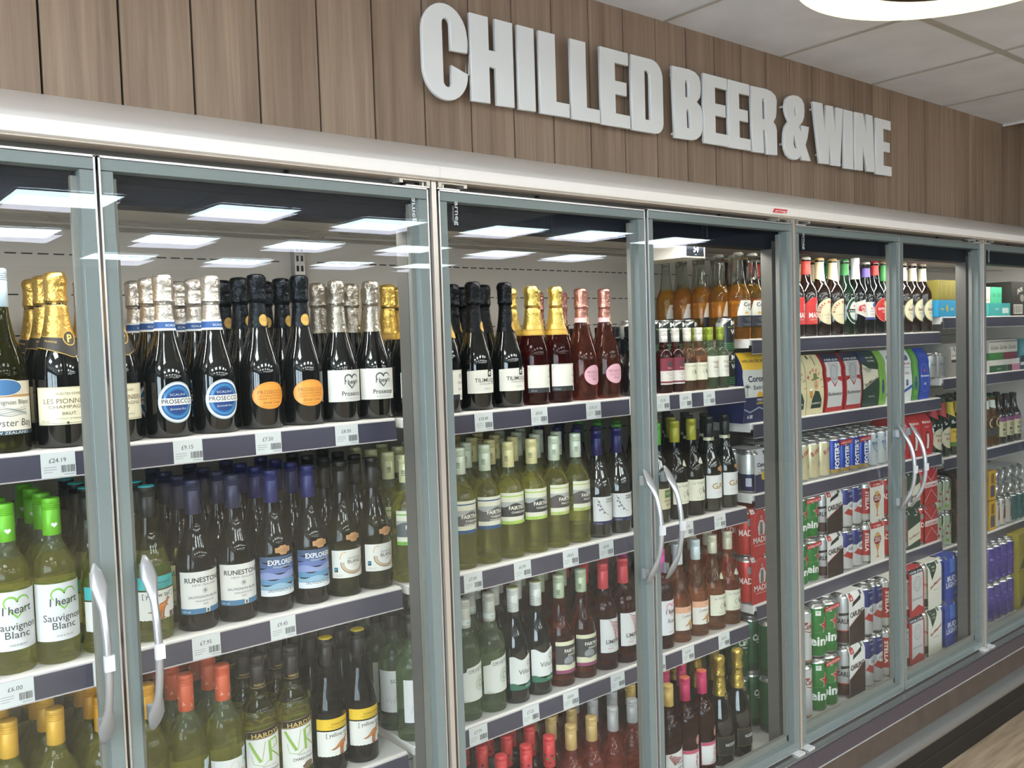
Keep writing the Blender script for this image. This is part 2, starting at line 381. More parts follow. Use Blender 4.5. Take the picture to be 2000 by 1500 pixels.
GB = [[(2091, 2331), (2169, 2333), (2196, 2329), (2216, 2318), (2222, 2302), (2223, 2273), (2218, 2255), (2203, 2240), (2220, 2230), (2227, 2216), (2230, 2189), (2227, 2157), (2217, 2139), (2198, 2127), (2180, 2122), (2098, 2121)],
      [(2149, 2297), (2159, 2297), (2166, 2291), (2165, 2253), (2161, 2247), (2150, 2248)], [(2153, 2211), (2164, 2211), (2169, 2204), (2170, 2162), (2167, 2156), (2155, 2156)]]
GR = [[(2478, 2332), (2562, 2334), (2593, 2330), (2615, 2319), (2622, 2303), (2619, 2269), (2615, 2247), (2601, 2231), (2614, 2222), (2620, 2205), (2620, 2123), (2561, 2121), (2558, 2185), (2554, 2198), (2542, 2198), (2546, 2122), (2484, 2121)],
      [(2540, 2299), (2552, 2299), (2558, 2294), (2558, 2242), (2555, 2234), (2541, 2234)]]
GW = [[(2839, 2333), (2900, 2335), (2912, 2239), (2923, 2332), (2969, 2334), (2981, 2232), (2988, 2333), (3034, 2334), (3012, 2124), (2952, 2124), (2942, 2218), (2936, 2124), (2878, 2123)]]
GN = [[(3112, 2334), (3175, 2336), (3199, 2257), (3196, 2337), (3243, 2337), (3256, 2126), (3200, 2125), (3170, 2218), (3170, 2124), (3116, 2123)]]
km = lambda g: [[(x/1000, z/1000) for x, z in q] for q in g]
letters = [('C', gC(1.2, 1.332), 'first letter of CHILLED'), ('H', gH(1.3415, 1.4765), 'second letter of CHILLED'), ('I', gI(1.492, 1.548), 'third letter of CHILLED'), ('L', gLL(1.5645, 1.6685), 'first L of CHILLED'),
           ('L', gLL(1.6765, 1.783), 'second L of CHILLED'), ('E', gE(1.789, 1.904), 'sixth letter of CHILLED'), ('D', gD(1.9125, 2.047), 'last letter of CHILLED'), ('B', km(GB), 'first letter of BEER'),
           ('E', gE(2.235, 2.3555), 'first E of BEER'), ('E', gE(2.3575, 2.4725), 'second E of BEER'), ('R', km(GR), 'last letter of BEER'), ('&', km(AMP), 'between BEER and WINE'), ('W', km(GW), 'first letter of WINE'),
           ('I', gI(3.0395, 3.101), 'second letter of WINE'), ('N', km(GN), 'third letter of WINE'), ('E', gE(3.2655, 3.3825), 'last letter of WINE')]
letm = P('#dcdddb', .5); stand = P('#d8d8d8', .2)
for ch, polys, where in letters:
    cu = bpy.data.curves.new('l', 'CURVE'); cu.dimensions = '2D'; cu.fill_mode = 'BOTH'
    for q in polys:
        sp = cu.splines.new('POLY'); sp.points.add(len(q)-1)
        for i, (x, z) in enumerate(q): sp.points[i].co = (x, z, 0, 1)
        sp.use_cyclic_u = True
    cu.extrude = .004; cu.bevel_depth = .0015; cu.bevel_resolution = 1; cu.offset = -.0015
    t = bpy.data.objects.new('l', cu); COL.objects.link(t); bpy.context.view_layer.update()
    me = bpy.data.meshes.new_from_object(t); bpy.data.objects.remove(t)
    for v in me.vertices: x, z, y = v.co; v.co = (x, YW-.0285-y, z)
    me.materials.clear(); me.materials.append(letm)
    bm = bmesh.new(); bm.from_mesh(me); bmesh.ops.remove_doubles(bm, verts=bm.verts, dist=1e-5); bmesh.ops.recalc_face_normals(bm, faces=bm.faces); bm.to_mesh(me); bm.free()
    o = bpy.data.objects.new('sign_letter', me); COL.objects.link(o)
    nm = 'ampersand' if ch == '&' else 'letter '+ch
    tag(o, 'raised white %s, %s on the planked wall' % (nm, where), 'sign letter', 'white letters of the wall sign')
    xs = [p[0] for p in polys[0]]
    cx0 = min(xs)+.03; cx1 = max(xs)-.03
    SPC = {'C': ((1.228, 2.165), (1.228, 2.295)), '&': ((2.684, 2.172), (2.688, 2.298)), 'W': ((2.905, 2.16), (2.872, 2.315))}
    for cx0, zz in SPC.get(ch, ((cx0, 2.140), (cx0, 2.315))):
        st = MB(); st.lathe([(.004, 0), (.004, .0232)], stand, 10, cx0, YW-.0232, zz, ax='y'); st.build('wall_spacer', o)

# ================================================================== FRIDGES
SE = [-.234, 1.019, 2.2675, 3.5155, 4.766]      # seams between the fridge modules
ZT, ZB = 1.8385, .2988
SH = {'A': [1.374, 1.0085, .644], 'B': [1.371, 1.006, .648], 'C': [1.513, 1.2555, 1.037, .6925], 'D': [1.569, 1.328, 1.010, .6500]}
DECK = .288
pane1 = panemat('glass_outer', (.78, .95, 1), .95); pane2 = panemat('glass_inner', (.84, .82, 1), .62)
LED = EM('canopy_led', (1, .96, .9), LED_L)
baysname = {'A': 'nearest fridge at the left, white wines and prosecco inside', 'B': 'second fridge, rosé and white wines behind two doors', 'C': 'third fridge, full of beer bottles and cans', 'D': 'farthest fridge at the right edge, gin cartons and cider'}
TICK = {'A1': [(0.347, '24.19'), (0.563, '9.15'), (0.718, '7.50'), (0.888, '8.00')], 'A2': [(0.265, '6.00'), (0.409, '7.25'), (0.579, '7.95'), (0.731, '9.45')],
 'B1': [(1.07, '12.35'), (1.243, '10.49'), (1.413, '8.55'), (1.597, '10.15'), (1.756, '3.10'), (1.865, '2.35'), (1.96, '3.09'), (2.065, '2.85')],
 'B2': [(1.052, '6.60'), (1.197, '7.09'), (1.345, '6.99'), (1.503, '8.65'), (1.63, '8.05'), (1.955, '7.75'), (2.103, '11.50')],
 'B3': [(1.052, '6.85'), (1.197, '7.79'), (1.357, '7.25'), (1.49, '8.05'), (1.659, '7.10'), (1.823, '5.50'), (1.947, '2.97'), (2.111, '8.75')]}
def handle(parent, x):
    """flat paddles at both ends joined by a bowed bar"""
    zc = 1.067; n = 26; vs = []; fs = []; seg = 12
    for i in range(n+1):
        t = i/n; s_ = 2*t-1; z = zc+.142*s_
        y = -.008-.052*(1-abs(s_)**2.2)
        e = abs(s_)
        wx = .0062+.0065*max(0, 1-abs(e-.78)/.24)**1.0
        if e > .97: wx *= .45
        wy = .0065-.0025*max(0, (e-.6)/.4)
        for j in range(seg):
            a = 2*pi*j/seg; vs.append((x+wx*math.cos(a), y+wy*math.sin(a), z))
    for i in range(n):
        for j in range(seg): k = (j+1) % seg; fs.append((i*seg+j, i*seg+k, (i+1)*seg+k, (i+1)*seg+j))
    fs += [tuple(range(seg))[::-1], tuple(n*seg+j for j in range(seg))]
    b = MB(); b.add(vs, fs, P('#adafb1', .32, .6))
    for s_ in (-1, 1): b.box(x-.006, x+.006, -.012, .001, zc+s_*.115-.012, zc+s_*.115+.012, P('#adafb1', .32, .6))
    b.build('handle', parent, sharp=60)
    b = MB(); b.box(x-.0072, x+.0072, -.0680, -.060, zc-.012, zc+.012, P('#c6c8ca', .4)); b.build('handle_clip', parent)
def door(root, xa, xb, hside, tilt, ZTd=ZT, yo=0.):
    b = MB(); wf = .0225; y0, y1 = yo, yo+.034
    b.box(xa, xb, y0+.003, y1-.004, ZTd-.003-wf+.004, ZTd-.003, FRAME); b.box(xa, xb, y0+.003, y1-.004, ZB, ZB+.026, FRAME)
    b.box(xa+.0015, xa+wf, y0+.003, y1-.004, ZB+.026, ZTd-wf, FRAME); b.box(xb-wf, xb-.0015, y0+.003, y1-.004, ZB+.026, ZTd-wf, FRAME)
    d = bevel(b.build('door', root), .0008, 1)
    b = MB(); e = .0028
    b.box(xa, xa+e, y0, y1, ZB, ZTd, ALU); b.box(xb-e, xb, y0, y1, ZB, ZTd, ALU); b.box(xa, xb, y0, y1, ZTd-e, ZTd+.0005, ALU); b.box(xa, xb, y0, y1, ZB-.0005, ZB+e, ALU)
    b.build('edge_trim', d)
    b = MB(); a_ = .013
    b.box(xa+wf, xa+wf+a_*.7, y1-.012, y1, ZB+.03, ZTd-.03, FRAMEIN); b.box(xb-wf-a_*.7, xb-wf, y1-.012, y1, ZB+.03, ZTd-.03, FRAMEIN)
    b.box(xa+wf, xb-wf, y1-.012, y1, ZB+.026, ZB+.026+a_*1.5, FRAMEIN)
    b.build('inner_frame', d)
    def pn(y, tl, m):
        b = MB(); xx0, xx1, z0, z1 = xa+.003, xb-.003, ZB+.004, ZTd-.004; N_ = 10; vs = []; fs = []
        for i in range(N_+1):
            for j in range(N_+1):
                U = i/N_; V = j/N_; bow = .0004*(math.sin(pi*U)*math.sin(pi*V))*(1 if tl > 0 else -1)
                vs.append((xx0+(xx1-xx0)*U, y+tl*(V-.5)*(z1-z0)+bow, z0+(z1-z0)*V))
        for i in range(N_):
            for j in range(N_): fs.append((i*(N_+1)+j, (i+1)*(N_+1)+j, (i+1)*(N_+1)+j+1, i*(N_+1)+j+1))
        b.add(vs, fs, m); return b.build('glass_pane', d, fix=False, sharp=80)
    pn(yo+.0000, 0.0, pane1); pn(yo+.022, tilt, pane2)
    handle(d, xa+.035 if hside < 0 else xb-.035)
    return d
def lettering(d, x, ztop, flip=False):
    F = Flat(); F.text('arneg', 0, 0, 15, '#c8ccd0', 1, .01, fit=48, rot=-pi/2); F.text('TEMPERED', -7, 0, 6, '#a0a6ac', 1, 0, fit=32, rot=-pi/2)
    F.mesh('glass_lettering', d, lambda a, b_, h: Vector((x+(-a if flip else a), .0015, ztop-.045+b_)), du=None)
fridges = {}
for q, key in enumerate('ABCD'):
    xs, xe = SE[q], SE[q+1]; root = empty('display_fridge', ((xs+xe)/2, 0, 0)); ox = -(xs+xe)/2
    fridges[key] = root
    tag(root, 'glass-door display fridge, '+baysname[key], 'fridge', 'row of glass-door display fridges')
    def fin(o): o.location.x += ox; return o
    # body: back, floor, inner ceiling, header, top
    b = MB(); b.box(xs+.0058, xe+.0052, .60, .64, .2, 1.97, LINER)
    z = 1.745
    slot = P('#1b1815', .8)
    while z > .35:
        x = xs+.05
        while x < xe-.05: b.box(x, x+.021, .5994, .6001, z-.0014, z+.0014, slot); x += .0305
        z -= .0855
    o = fin(b.build('back_panel', root, fix=False))
    b = MB(); b.box(xs+.0058, xe+.0052, .1, .60, 1.80, 1.83, P('#b3aea6', .45)); b.box(xs+.02, xe-.02, .50, .512, 1.795, 1.80, P('#8d8982', .5)); b.box(xs+.02, xe-.02, .42, .424, 1.797, 1.80, P('#6d6a64', .5)); fin(b.build('inner_ceiling', root))
    b = MB(); b.box(xs+.0058, xe+.0052, .048, .1, 1.772, 1.862, NAVY); fin(b.build('header_panel', root))
    b = MB(); b.box(xs+.03, xe-.03, .104, .124, 1.782, 1.80, ALU); o = fin(b.build('light_strip', root))
    b = MB(); b.box(xs+.03, xe-.03, .107, .121, 1.7795, 1.782, LED); d = b.build('diffuser', o)
    # canopy
    prof = [(.316, 2.0035), (.305, 2.001), (.02, 1.901), (-.008, 1.889), (-.019, 1.880), (-.021, 1.872), (-.019, 1.858), (-.012, 1.8555), (.036, 1.857), (.30, 1.86)]
    b = MB(); b.ext(prof, xs+.0058, xe+.0052, WHITE); o = fin(b.build('canopy', root))
    b = MB(); b.box(xs+.0058, xe+.0052, .036, .046, 1.834, 1.857, P('#85827c', .35, .5)); b.box(xs+.0058, xe+.0052, -.013, .03, 1.853, 1.8556, P('#b9aea2', .4)); b.box(xs+.3, xs+.306, .028, .037, 1.848, 1.852, DARKGAP); b.box(xe-.3, xe-.294, .028, .037, 1.848, 1.852, DARKGAP)
    fin(b.build('top_rail', root))
    # base
    b = MB(); b.box(xs+.0058, xe+.0052, .045, .60, DECK-.03, DECK, WHITE); fin(b.build('deck', root))
    b = MB(); b.box(xs+.012, xe-.012, .052, .078, DECK, DECK+.006, P('#9c978d', .5))
    x = xs+.02
    while x < xe-.025: b.box(x, x+.004, .054, .076, DECK+.006, DECK+.0072, P('#39352f', .7)); x += .0075
    fin(b.build('air_grille', root))
    b = MB()
    b.ext([(.045, .2985), (.04, .2975), (.004, .292), (-.026, .292), (-.0285, .290), (-.030, .286), (-.030, .25), (.04, .25)], xs+.0058, xe+.0052, P('#a3a29e', .25, .8)); fin(b.build('sill', root))
    b = MB()
    b.ext([(-.0305, .2895), (-.034, .287), (-.038, .244), (-.036, .242), (-.02, .242), (-.02, .287)], xs+.0058, xe+.0052, P('#5e5860', .28, .55)); fin(b.build('upper_fascia', root))
    b = MB(); b.ext([(-.0385, .2435), (-.041, .2405), (-.0385, .238), (-.03, .24)], xs+.0058, xe+.0052, P('#e9e6e2', .2, .7)); fin(b.build('fascia_trim', root))
    b = MB(); b.ext([(-.036, .242), (-.050, .172), (-.02, .17), (-.02, .242)], xs+.0058, xe+.0052, speckmat('kick_brown', '#5f564e', '#6a6058', 14, .35, .6)); fin(b.build('lower_fascia', root))
    b = MB(); pb = [(-.048, .176)]+[(-.058-.026*math.sin(a), .148+.026*math.cos(a)) for a in [i*pi/8 for i in range(9)]]+[(-.048, .122)]
    b.ext(pb, xs+.0058, xe+.0052, P('#8f8f8c', .3, .6)); fin(b.build('bumper', root, sharp=50))
    b = MB(); b.box(xs+.0058, xe+.0052, -.056, .0, .0, .135, P('#161514', .5)); b.box(xs+.0058, xe+.0052, -.0575, -.056, .062, .066, P('#2a2826', .4)); fin(b.build('kick_plate', root))
    b = MB(); b.box(xs+.0058, xe+.0052, -.02, .60, .13, .24, P('#33302d', .7)); fin(b.build('base_body', root))
    # front post at the right seam and rear slotted upright
    b = MB(); b.box(xe-.0055, xe+.0055, -.004, .03, ZB-.002, 1.857, P('#bdb6ab', .3, .5)); b.box(xe-.0054, xe+.0054, .03, .046, ZB, 1.80, P('#6f6a64', .5)); fin(b.build('front_post', root))
    b = MB(); b.box(xe-.036, xe+.0054, .047, .085, DECK+.006, 1.795, P('#5e5c58', .5)); fin(b.build('inner_post', root))
    for xu in (xe-.009,):
        b = MB()
        b.box(xu-.014, xu+.014, .578, .60, .3, 1.78, P('#a6a39e', .4, .4))
        z = .32
        while z < 1.77: b.box(xu-.009, xu-.003, .5774, .5781, z, z+.014, slot); b.box(xu+.003, xu+.009, .5774, .5781, z, z+.014, slot); z += .025
    fin(b.build('slotted_upright', root, fix=False))
    if key in 'AD':
        xx = xs-.036 if key == 'A' else xe+.0056
        b = MB(); b.ext([(.0, .14), (.60, .14), (.60, 1.97), (.31, 1.99), (.03, 1.89), (.0, 1.86)], xx, xx+.034, WHITE); fin(b.build('side_panel', root))
    # doors
    xm = (xs+xe)/2; g = .0022
    dl = door(root, xs+.0135, xm-g, 1, (.0032, .0028, .0034, .003)[q]); dr = door(root, xm+g, xe-.0115, -1, (.0034, .0030, .0028, .0032)[q], ZTd=ZT+(.002 if key == 'B' else 0), yo=(-.004 if key == 'B' else 0))
    fin(dl); fin(dr)
    if key in 'BCD': lettering(dl, xs+.054, ZT-.0)
    if key == 'A': lettering(dr, xe-.0425, ZT-.0, True)
    # hinges
    for xh, sg in ((xs+.006, 1), (xe-.006, -1)):
        b = MB(); hm = P('#b3aca1', .35, .6)
        X = lambda a, c_: (xh+sg*a, xh+sg*c_) if sg > 0 else (xh+sg*c_, xh+sg*a)
        x0_, x1_ = X(.004, .075); b.box(x0_, x1_, -.006, .03, 1.8495, 1.8535, hm)
        x0_, x1_ = X(.004, .012); b.box(x0_, x1_, -.006, .02, 1.842, 1.8495, hm)
        x0_, x1_ = X(.067, .075); b.box(x0_, x1_, -.006, .02, 1.844, 1.8495, hm)
        x0_, x1_ = X(.016, .020); b.box(x0_, x1_, -.002, .008, 1.8385, 1.8495, hm)
        x0_, x1_ = X(.030, .05); b.box(x0_, x1_, .01, .03, 1.841, 1.8495, P('#4b4945', .4, .5))
        x0_, x1_ = X(.003, .058); b.box(x0_, x1_, -.003, .02, 1.839, 1.8415, P('#d9d6d0', .3, .5))
        fin(b.build('hinge', root))
        b = MB(); x0_, x1_ = X(.004, .035); b.box(x0_, x1_, -.022, .004, .2925, .2982, P('#d5d5d3', .3, .3)); fin(b.build('lower_hinge', root))
    # shelves
    for n_, zs in enumerate(SH[key]):
        ta, tb = xs+.006, xe-.016 if key != 'B' else xe-.03
        if key == 'A': tb = xe-.012
        b = MB(); b.box(ta, tb, .158, .575, zs-.020, zs, WHITE); b.box(ta, tb, .1555, .16, zs-.0045, zs-.001, WHITE)
        if key in 'CD': b.box(ta-.004, ta, .16, .5, zs-.028, zs-.002, WHITE)
        t = fin(b.build('shelf', root)); bevel(t, .0007, 1)
        b = MB(); ra = ta+(.008 if key in 'BCD' else 0)
        b.ext([(.1535, zs-.0045), (.1555, zs-.0045), (.1575, zs-.044), (.1535, zs-.046), (.1515, zs-.045), (.1505, zs-.040)], ra, tb, SLATE)
        b.box(ra, tb, .1495, .1575, zs-.0468, zs-.0448, P('#b9b2b4', .3)); b.box(ra, tb, .1520, .1560, zs-.0052, zs-.0036, P('#b9b2b4', .3))
        rl = fin(b.build('price_rail', root))
        for tx, pr in TICK.get(key+str(n_+1), []):
            F = Flat(); F.rect(-26.5, 1.5, 26.5, 43.2, '#cfd2d2', 1); F.text('£'+pr, -1, 26.5, 10.5, '#3a3a3c', 2, 0, xs=.95)
            for i in range(3): F.line([(-23, 19-4*i), (-3-6*(i == 2), 19-4*i)], .9, '#8b8d90', 2)
            rnd = random.Random(int(float(pr)*100)); xx = 4.
            while xx < 24: ww = rnd.choice((.6, 1.0, 1.5)); F.rect(xx, 9, xx+ww, 21, '#4a4b4e', 2); xx += ww+rnd.choice((.5, .8))
            F.line([(8, 5.5), (24, 5.5)], 1.1, '#8b8d90', 2)
            F.mesh('price_ticket', rl, lambda a, b_, h, zs=zs, tx=tx: Vector((tx+a, .1518-h+(b_-.0015)*0.04-.0017, zs-.0468+b_)), du=None)
    if key == 'B':
        F = Flat(); F.poly([(-36, -7), (28, -7), (36, 7), (-28, 7)], '#c02334', 1); F.line([(-36, -7), (28, -7), (36, 7), (-28, 7), (-36, -7)], .9, '#e8a7a7', 2)
        F.text('arneg', 0, -3.6, 12.5, '#f0dcd8', 3, .01, fit=52, shear=.35)
        F.mesh('maker_badge', root, lambda a, b_, h: Vector((2.176+a+ox, -.0206-h, 1.8685+b_*.8)), du=None)

# temperature display under the canopy
td = empty('temperature_display', (1.984, .1, 1.745)); tag(td, 'white temperature display box with black screen reading 54 inside second fridge', 'display')
b = MB(); b.box(-.047, .047, .028, .20, 0, .0545, P('#d8d3c9', .4)); bevel(b.build('case', td), .002)
b = MB(); b.box(-.036, .040, .0265, .028, .006, .045, P('#14161c', .15, 0, .4)); sc = b.build('screen', td)
F = Flat(); F.text('54', 4, 17, 26, 'LEDW', 1, .015, xs=.85, shear=.1); F.rect(-2, 9, 2, 10.5, '#9aa0a8', 1); F.rect(3, 9, 7, 10.5, '#9aa0a8', 1)
F.mesh('digits', td, lambda a, b_, h: Vector((a, .0264-h, b_+.0)), du=None)

#PRODUCTS
# ================================================================== PRODUCTS
def shape(kind, H, R):
    k = H/.28; m = lambda l: [(a if a < 1e-6 else (R+(a if a < 0 else 0) if a <= 0 else a), z) for a, z in l]
    mm = lambda l: [(R+a if t else a, z) for t, a, z in l]
    if kind == 'bordeaux': l = [(1, -.006, 0), (1, -.001, .0015), (1, 0, .005), (1, 0, .158), (1, -.0015, .170), (1, -.006, .182), (1, -.013, .191), (0, .0175, .199), (0, .0145, .207), (0, .0133, .218), (0, .0133, .276), (0, 0, .276)]
    elif kind == 'burgundy': l = [(1, -.006, 0), (1, -.001, .0015), (1, 0, .005), (1, 0, .112), (1, -.001, .126), (1, -.004, .142), (1, -.0085, .158), (0, .0225, .173), (0, .0185, .188), (0, .0155, .204), (0, .0138, .222), (0, .0133, .276), (0, 0, .276)]
    elif kind == 'hock': l = [(1, -.006, 0), (1, -.001, .0015), (1, 0, .005), (1, 0, .105), (1, -.002, .125), (1, -.0055, .147), (1, -.010, .167), (0, .0195, .185), (0, .0165, .203), (0, .0145, .220), (0, .0133, .276), (0, 0, .276)]
    elif kind == 'champ': l = [(1, -.008, 0), (1, -.002, .002), (1, 0, .007), (1, 0, .112), (1, -.0015, .128), (1, -.005, .144), (1, -.0105, .160), (0, .0255, .176), (0, .0212, .192), (0, .0185, .208), (0, .0165, .225), (0, .0152, .243), (0, .0148, .262), (0, .0165, .266), (0, .0150, .276), (0, 0, .276)]
    elif kind == 'prosecco': l = [(1, -.008, 0), (1, -.002, .002), (1, 0, .007), (1, 0, .098), (1, -.0015, .112), (1, -.005, .127), (1, -.010, .143), (1, -.0155, .160), (0, .0205, .176), (0, .0178, .192), (0, .0158, .208), (0, .0145, .225), (0, .0140, .243), (0, .0140, .262), (0, .0155, .266), (0, .0150, .276), (0, 0, .276)]
    elif kind == 'beer': l = [(1, -.006, 0), (1, -.001, .002), (1, 0, .006), (1, 0, .150), (1, -.0018, .162), (1, -.006, .174), (1, -.0115, .186), (0, .0172, .198), (0, .0155, .215), (0, .0138, .240), (0, .0132, .262), (0, .0148, .264), (0, .0142, .272), (0, 0, .2745)]
    elif kind == 'corona': l = [(1, -.006, 0), (1, -.001, .002), (1, 0, .006), (1, 0, .135), (1, -.0015, .147), (1, -.005, .158), (1, -.011, .170), (0, .0205, .182), (0, .0180, .200), (0, .0158, .225), (0, .0138, .250), (0, .0132, .262), (0, .0150, .264), (0, .0142, .272), (0, 0, .2745)]
    elif kind == 'cider': l = [(1, -.006, 0), (1, -.001, .002), (1, 0, .006), (1, 0, .150), (1, -.004, .170), (1, -.012, .190), (0, .0175, .210), (0, .0150, .235), (0, .0140, .262), (0, .0155, .264), (0, .0150, .272), (0, 0, .2745)]
    return [(R+a if t else a*(1 if H > .2 else .78), z*k) for t, a, z in l]
def radius_at(pr, z):
    for (ra, za), (rb, zb) in zip(pr, pr[1:]):
        if za <= z <= zb and zb > za: return ra+(rb-ra)*(z-za)/(zb-za)
    return pr[-2][0]
DARK = P('#0a0f0c', .06, 0, .5); BLK = P('#060808', .06, 0, .5)
GLS = {'dark': DARK, 'black': BLK,
       'olive': GL('glass_olive', '#66661e', .93, clearness=.22), 'deep': GL('glass_deep_olive', '#16150a', .9, clearness=.06), 'wine': GL('glass_white_wine', '#d3d074', .9, clearness=.28), 'pale': GL('glass_pale_green', '#bccba8', .88),
       'clear': GL('glass_clear', '#e4e8df', 1), 'rose': GL('glass_rose', '#d67560', .85), 'rosedk': GL('glass_dark_rose', '#8a2722', .93, clearness=.25), 'peach': GL('glass_peach', '#e0b08c', .92),
       'amber': GL('glass_amber_beer', '#ecbc50', .93, clearness=.3), 'copper': GL('glass_copper_rose', '#c06a50', .95, clearness=.2), 'brown': P('#1c0d06', .07, 0, .5), 'greenb': P('#0c2413', .07, 0, .5)}
def cap_screw(p, z0, H, col, R=.0146, top=None, name='screw_cap'):
    b = MB(); m = P(col, .38, .15); pr = [(R-.0004, z0), (R, z0+.0006)]
    zr = H-.021; pr += [(R, zr)]
    for i in range(4): pr += [(R-.0007, zr+.001+.0016*i*2), (R+.0003, zr+.0026+.0016*i*2)]
    pr += [(R, H-.0025), (R-.0008, H-.0008), (R-.0022, H), (0, H)]
    b.lathe(pr, m, 28, mfn=(lambda z: P(top, .4) if z > H-.0035 else m) if top else None)
    return b.build(name, p)
def foilcap(p, pr, z0, H, col, big=.0185, name='foil'):
    m = foilmat(col); zz = H-.056*H/.3; q = []
    z = z0
    while z < zz: q.append((radius_at(pr, z)+.0009, z)); z += .006
    q += [(.0160, zz), (.0172, zz+.003), (big-.0002, zz+.006), (big-.001, zz+.011), (big-.0016, zz+.02), (big-.001, zz+.034), (big-.0002, H-.015), (big-.0004, H-.008), (big-.003, H-.003), (big-.009, H-.0005), (0, H)]
    lo = [x for x in q if x[1] < zz]; hi = [x for x in q if x[1] >= zz-1e-9]
    b = MB(); b.lathe(lo+[hi[0]], m, 28); random.seed(int(H*1e4)+len(col)); b.lathe(hi, m, 18, jit=.06)
    return b.build(name, p, fix=False, sharp=24)
def crown(p, H, col, R=.0158):
    b = MB(); vs = []; n = 42
    for i in range(n):
        a = 2*pi*i/n; rr = R+(.0009 if i % 2 else -.0003); vs.append((rr*math.cos(a), rr*math.sin(a), H-.0078))
    for i in range(n): a = 2*pi*i/n; vs.append((.0140*math.cos(a), .0140*math.sin(a), H-.0012))
    for i in range(n): a = 2*pi*i/n; vs.append((.0115*math.cos(a), .0115*math.sin(a), H))
    fs = [(i, (i+1) % n, n+(i+1) % n, n+i) for i in range(n)]+[(n+i, n+(i+1) % n, 2*n+(i+1) % n, 2*n+i) for i in range(n)]+[tuple(2*n+i for i in range(n))]
    b.add(vs, fs, P(col, .35, .4)); return b.build('crown_cap', p, fix=False)
def wrap(p, name, R, F, **k): return F.mesh(name, p, cyl(R), **k)
def conewrap(p, name, pr, F, **k):
    def fn(a, b_, h):
        R = radius_at(pr, b_)+.0006; return Vector(((R+h)*math.sin(a/R), -(R+h)*math.cos(a/R), b_))
    k.setdefault('dv', 5.); return F.mesh(name, p, fn, **k)
def heartcap(p, R, z0):
    F = Flat(); F.heart(0, z0*1000, 5.2, '#f2f5ef', 1); wrap(p, 'cap_print', R, F, du=3)
def coop(p, R, zc, name='cap_print', col='#26302a'):
    F = Flat(); z = zc*1000
    for k in (-13.5, 13.5):
        for dx, dz in ((-2.2, 2.3), (2.2, 2.3), (-2.2, -2.3), (2.2, -2.3)): F.ring(k+dx, z+dz, 2.1, 2.1, .9, col, 1, 12)
        F.rect(k-5, z-7.8, k+5, z-6.6, col, 1)
    wrap(p, name, R, F, du=3)
def roo(F, cx, cy, k, c1='#c8732a', c2='#5b2b18'):
    body = [(9, 9.5), (10.5, 9), (10.5, 8), (9, 7.5), (8.3, 6), (7, 4), (6.3, 2), (4.5, -.5), (3.6, -3), (2.8, -9.5), (4.4, -10.4), (4.4, -11), (1.4, -11), (1.6, -4), (.4, -2.6), (.2, -9.5), (1.4, -10.6), (1.2, -11.2), (-1.4, -11.2), (-1, -3.5), (-2.4, -1.5), (-5.5, -3), (-9, -4.2), (-13, -3.4), (-9.5, -2.8), (-6, -.9), (-3.4, 1.8), (0, 4.6), (3.5, 5.4), (6, 6.4), (7, 8), (7.8, 10.6)]
    F.poly([(cx+x*k, cy+y*k) for x, y in body], c1, 3)
    F.line([(cx+x*k, cy+y*k) for x, y in body]+[(cx+body[0][0]*k, cy+body[0][1]*k)], .55*k, c2, 4)
    F.line([(cx+6.3*k, cy+3.5*k), (cx+8*k, cy+1.2*k), (cx+8.8*k, cy+1.6*k)], .8*k, c2, 4)
    for t in ((-1, 2.5), (1.5, 3.3), (3.8, 3.8), (-3, .5)): F.line([(cx+(t[0]-.8)*k, cy+t[1]*k), (cx+(t[0]+.8)*k, cy+(t[1]-1.2)*k)], .5*k, '#f0c070', 5)
def chickens(F, cx, cy, k, c='#6f6a5c'):
    F.line([(cx-8*k, cy+5*k), (cx-10*k, cy+1*k), (cx-8*k, cy-3*k), (cx-4*k, cy-2*k), (cx-3*k, cy+2*k), (cx-5*k, cy+6*k), (cx-7.5*k, cy+5.5*k)], .9*k, c, 3)
    F.poly([(cx+x*k, cy+y*k) for x, y in ((0, 8), (2, 9), (3, 6), (4, 2), (8, 1), (10, 6), (12, 4), (11, 0), (8, -3), (5, -4), (4.6, -7), (3.6, -7), (3.6, -4), (1, -2), (0, 2))], c, 3)
    F.line([(cx-7*k, cy-3*k), (cx-7*k, cy-7*k)], .7*k, c, 3)
def bits(F, cu, cv, wd, n, gap, col, lw=.8):
    for i in range(n): q = wd*(1-.18*(i % 3)); F.line([(cu-q/2, cv-i*gap), (cu+q/2, cv-i*gap)], lw, col, 3)
def fairtrade(F, cu, cv):
    F.rect(cu-5, cv-6.5, cu+5, cv+6.5, '#f0efe2', 4); F.rect(cu-4, cv-4.6, cu+4, cv+5.6, '#10181c', 5); F.ell(cu, cv+1.2, 2.8, 3.4, '#2c9bc9', 6, 14); F.ell(cu+.8, cv+.4, 1.2, 1.9, '#10181c', 7, 10)

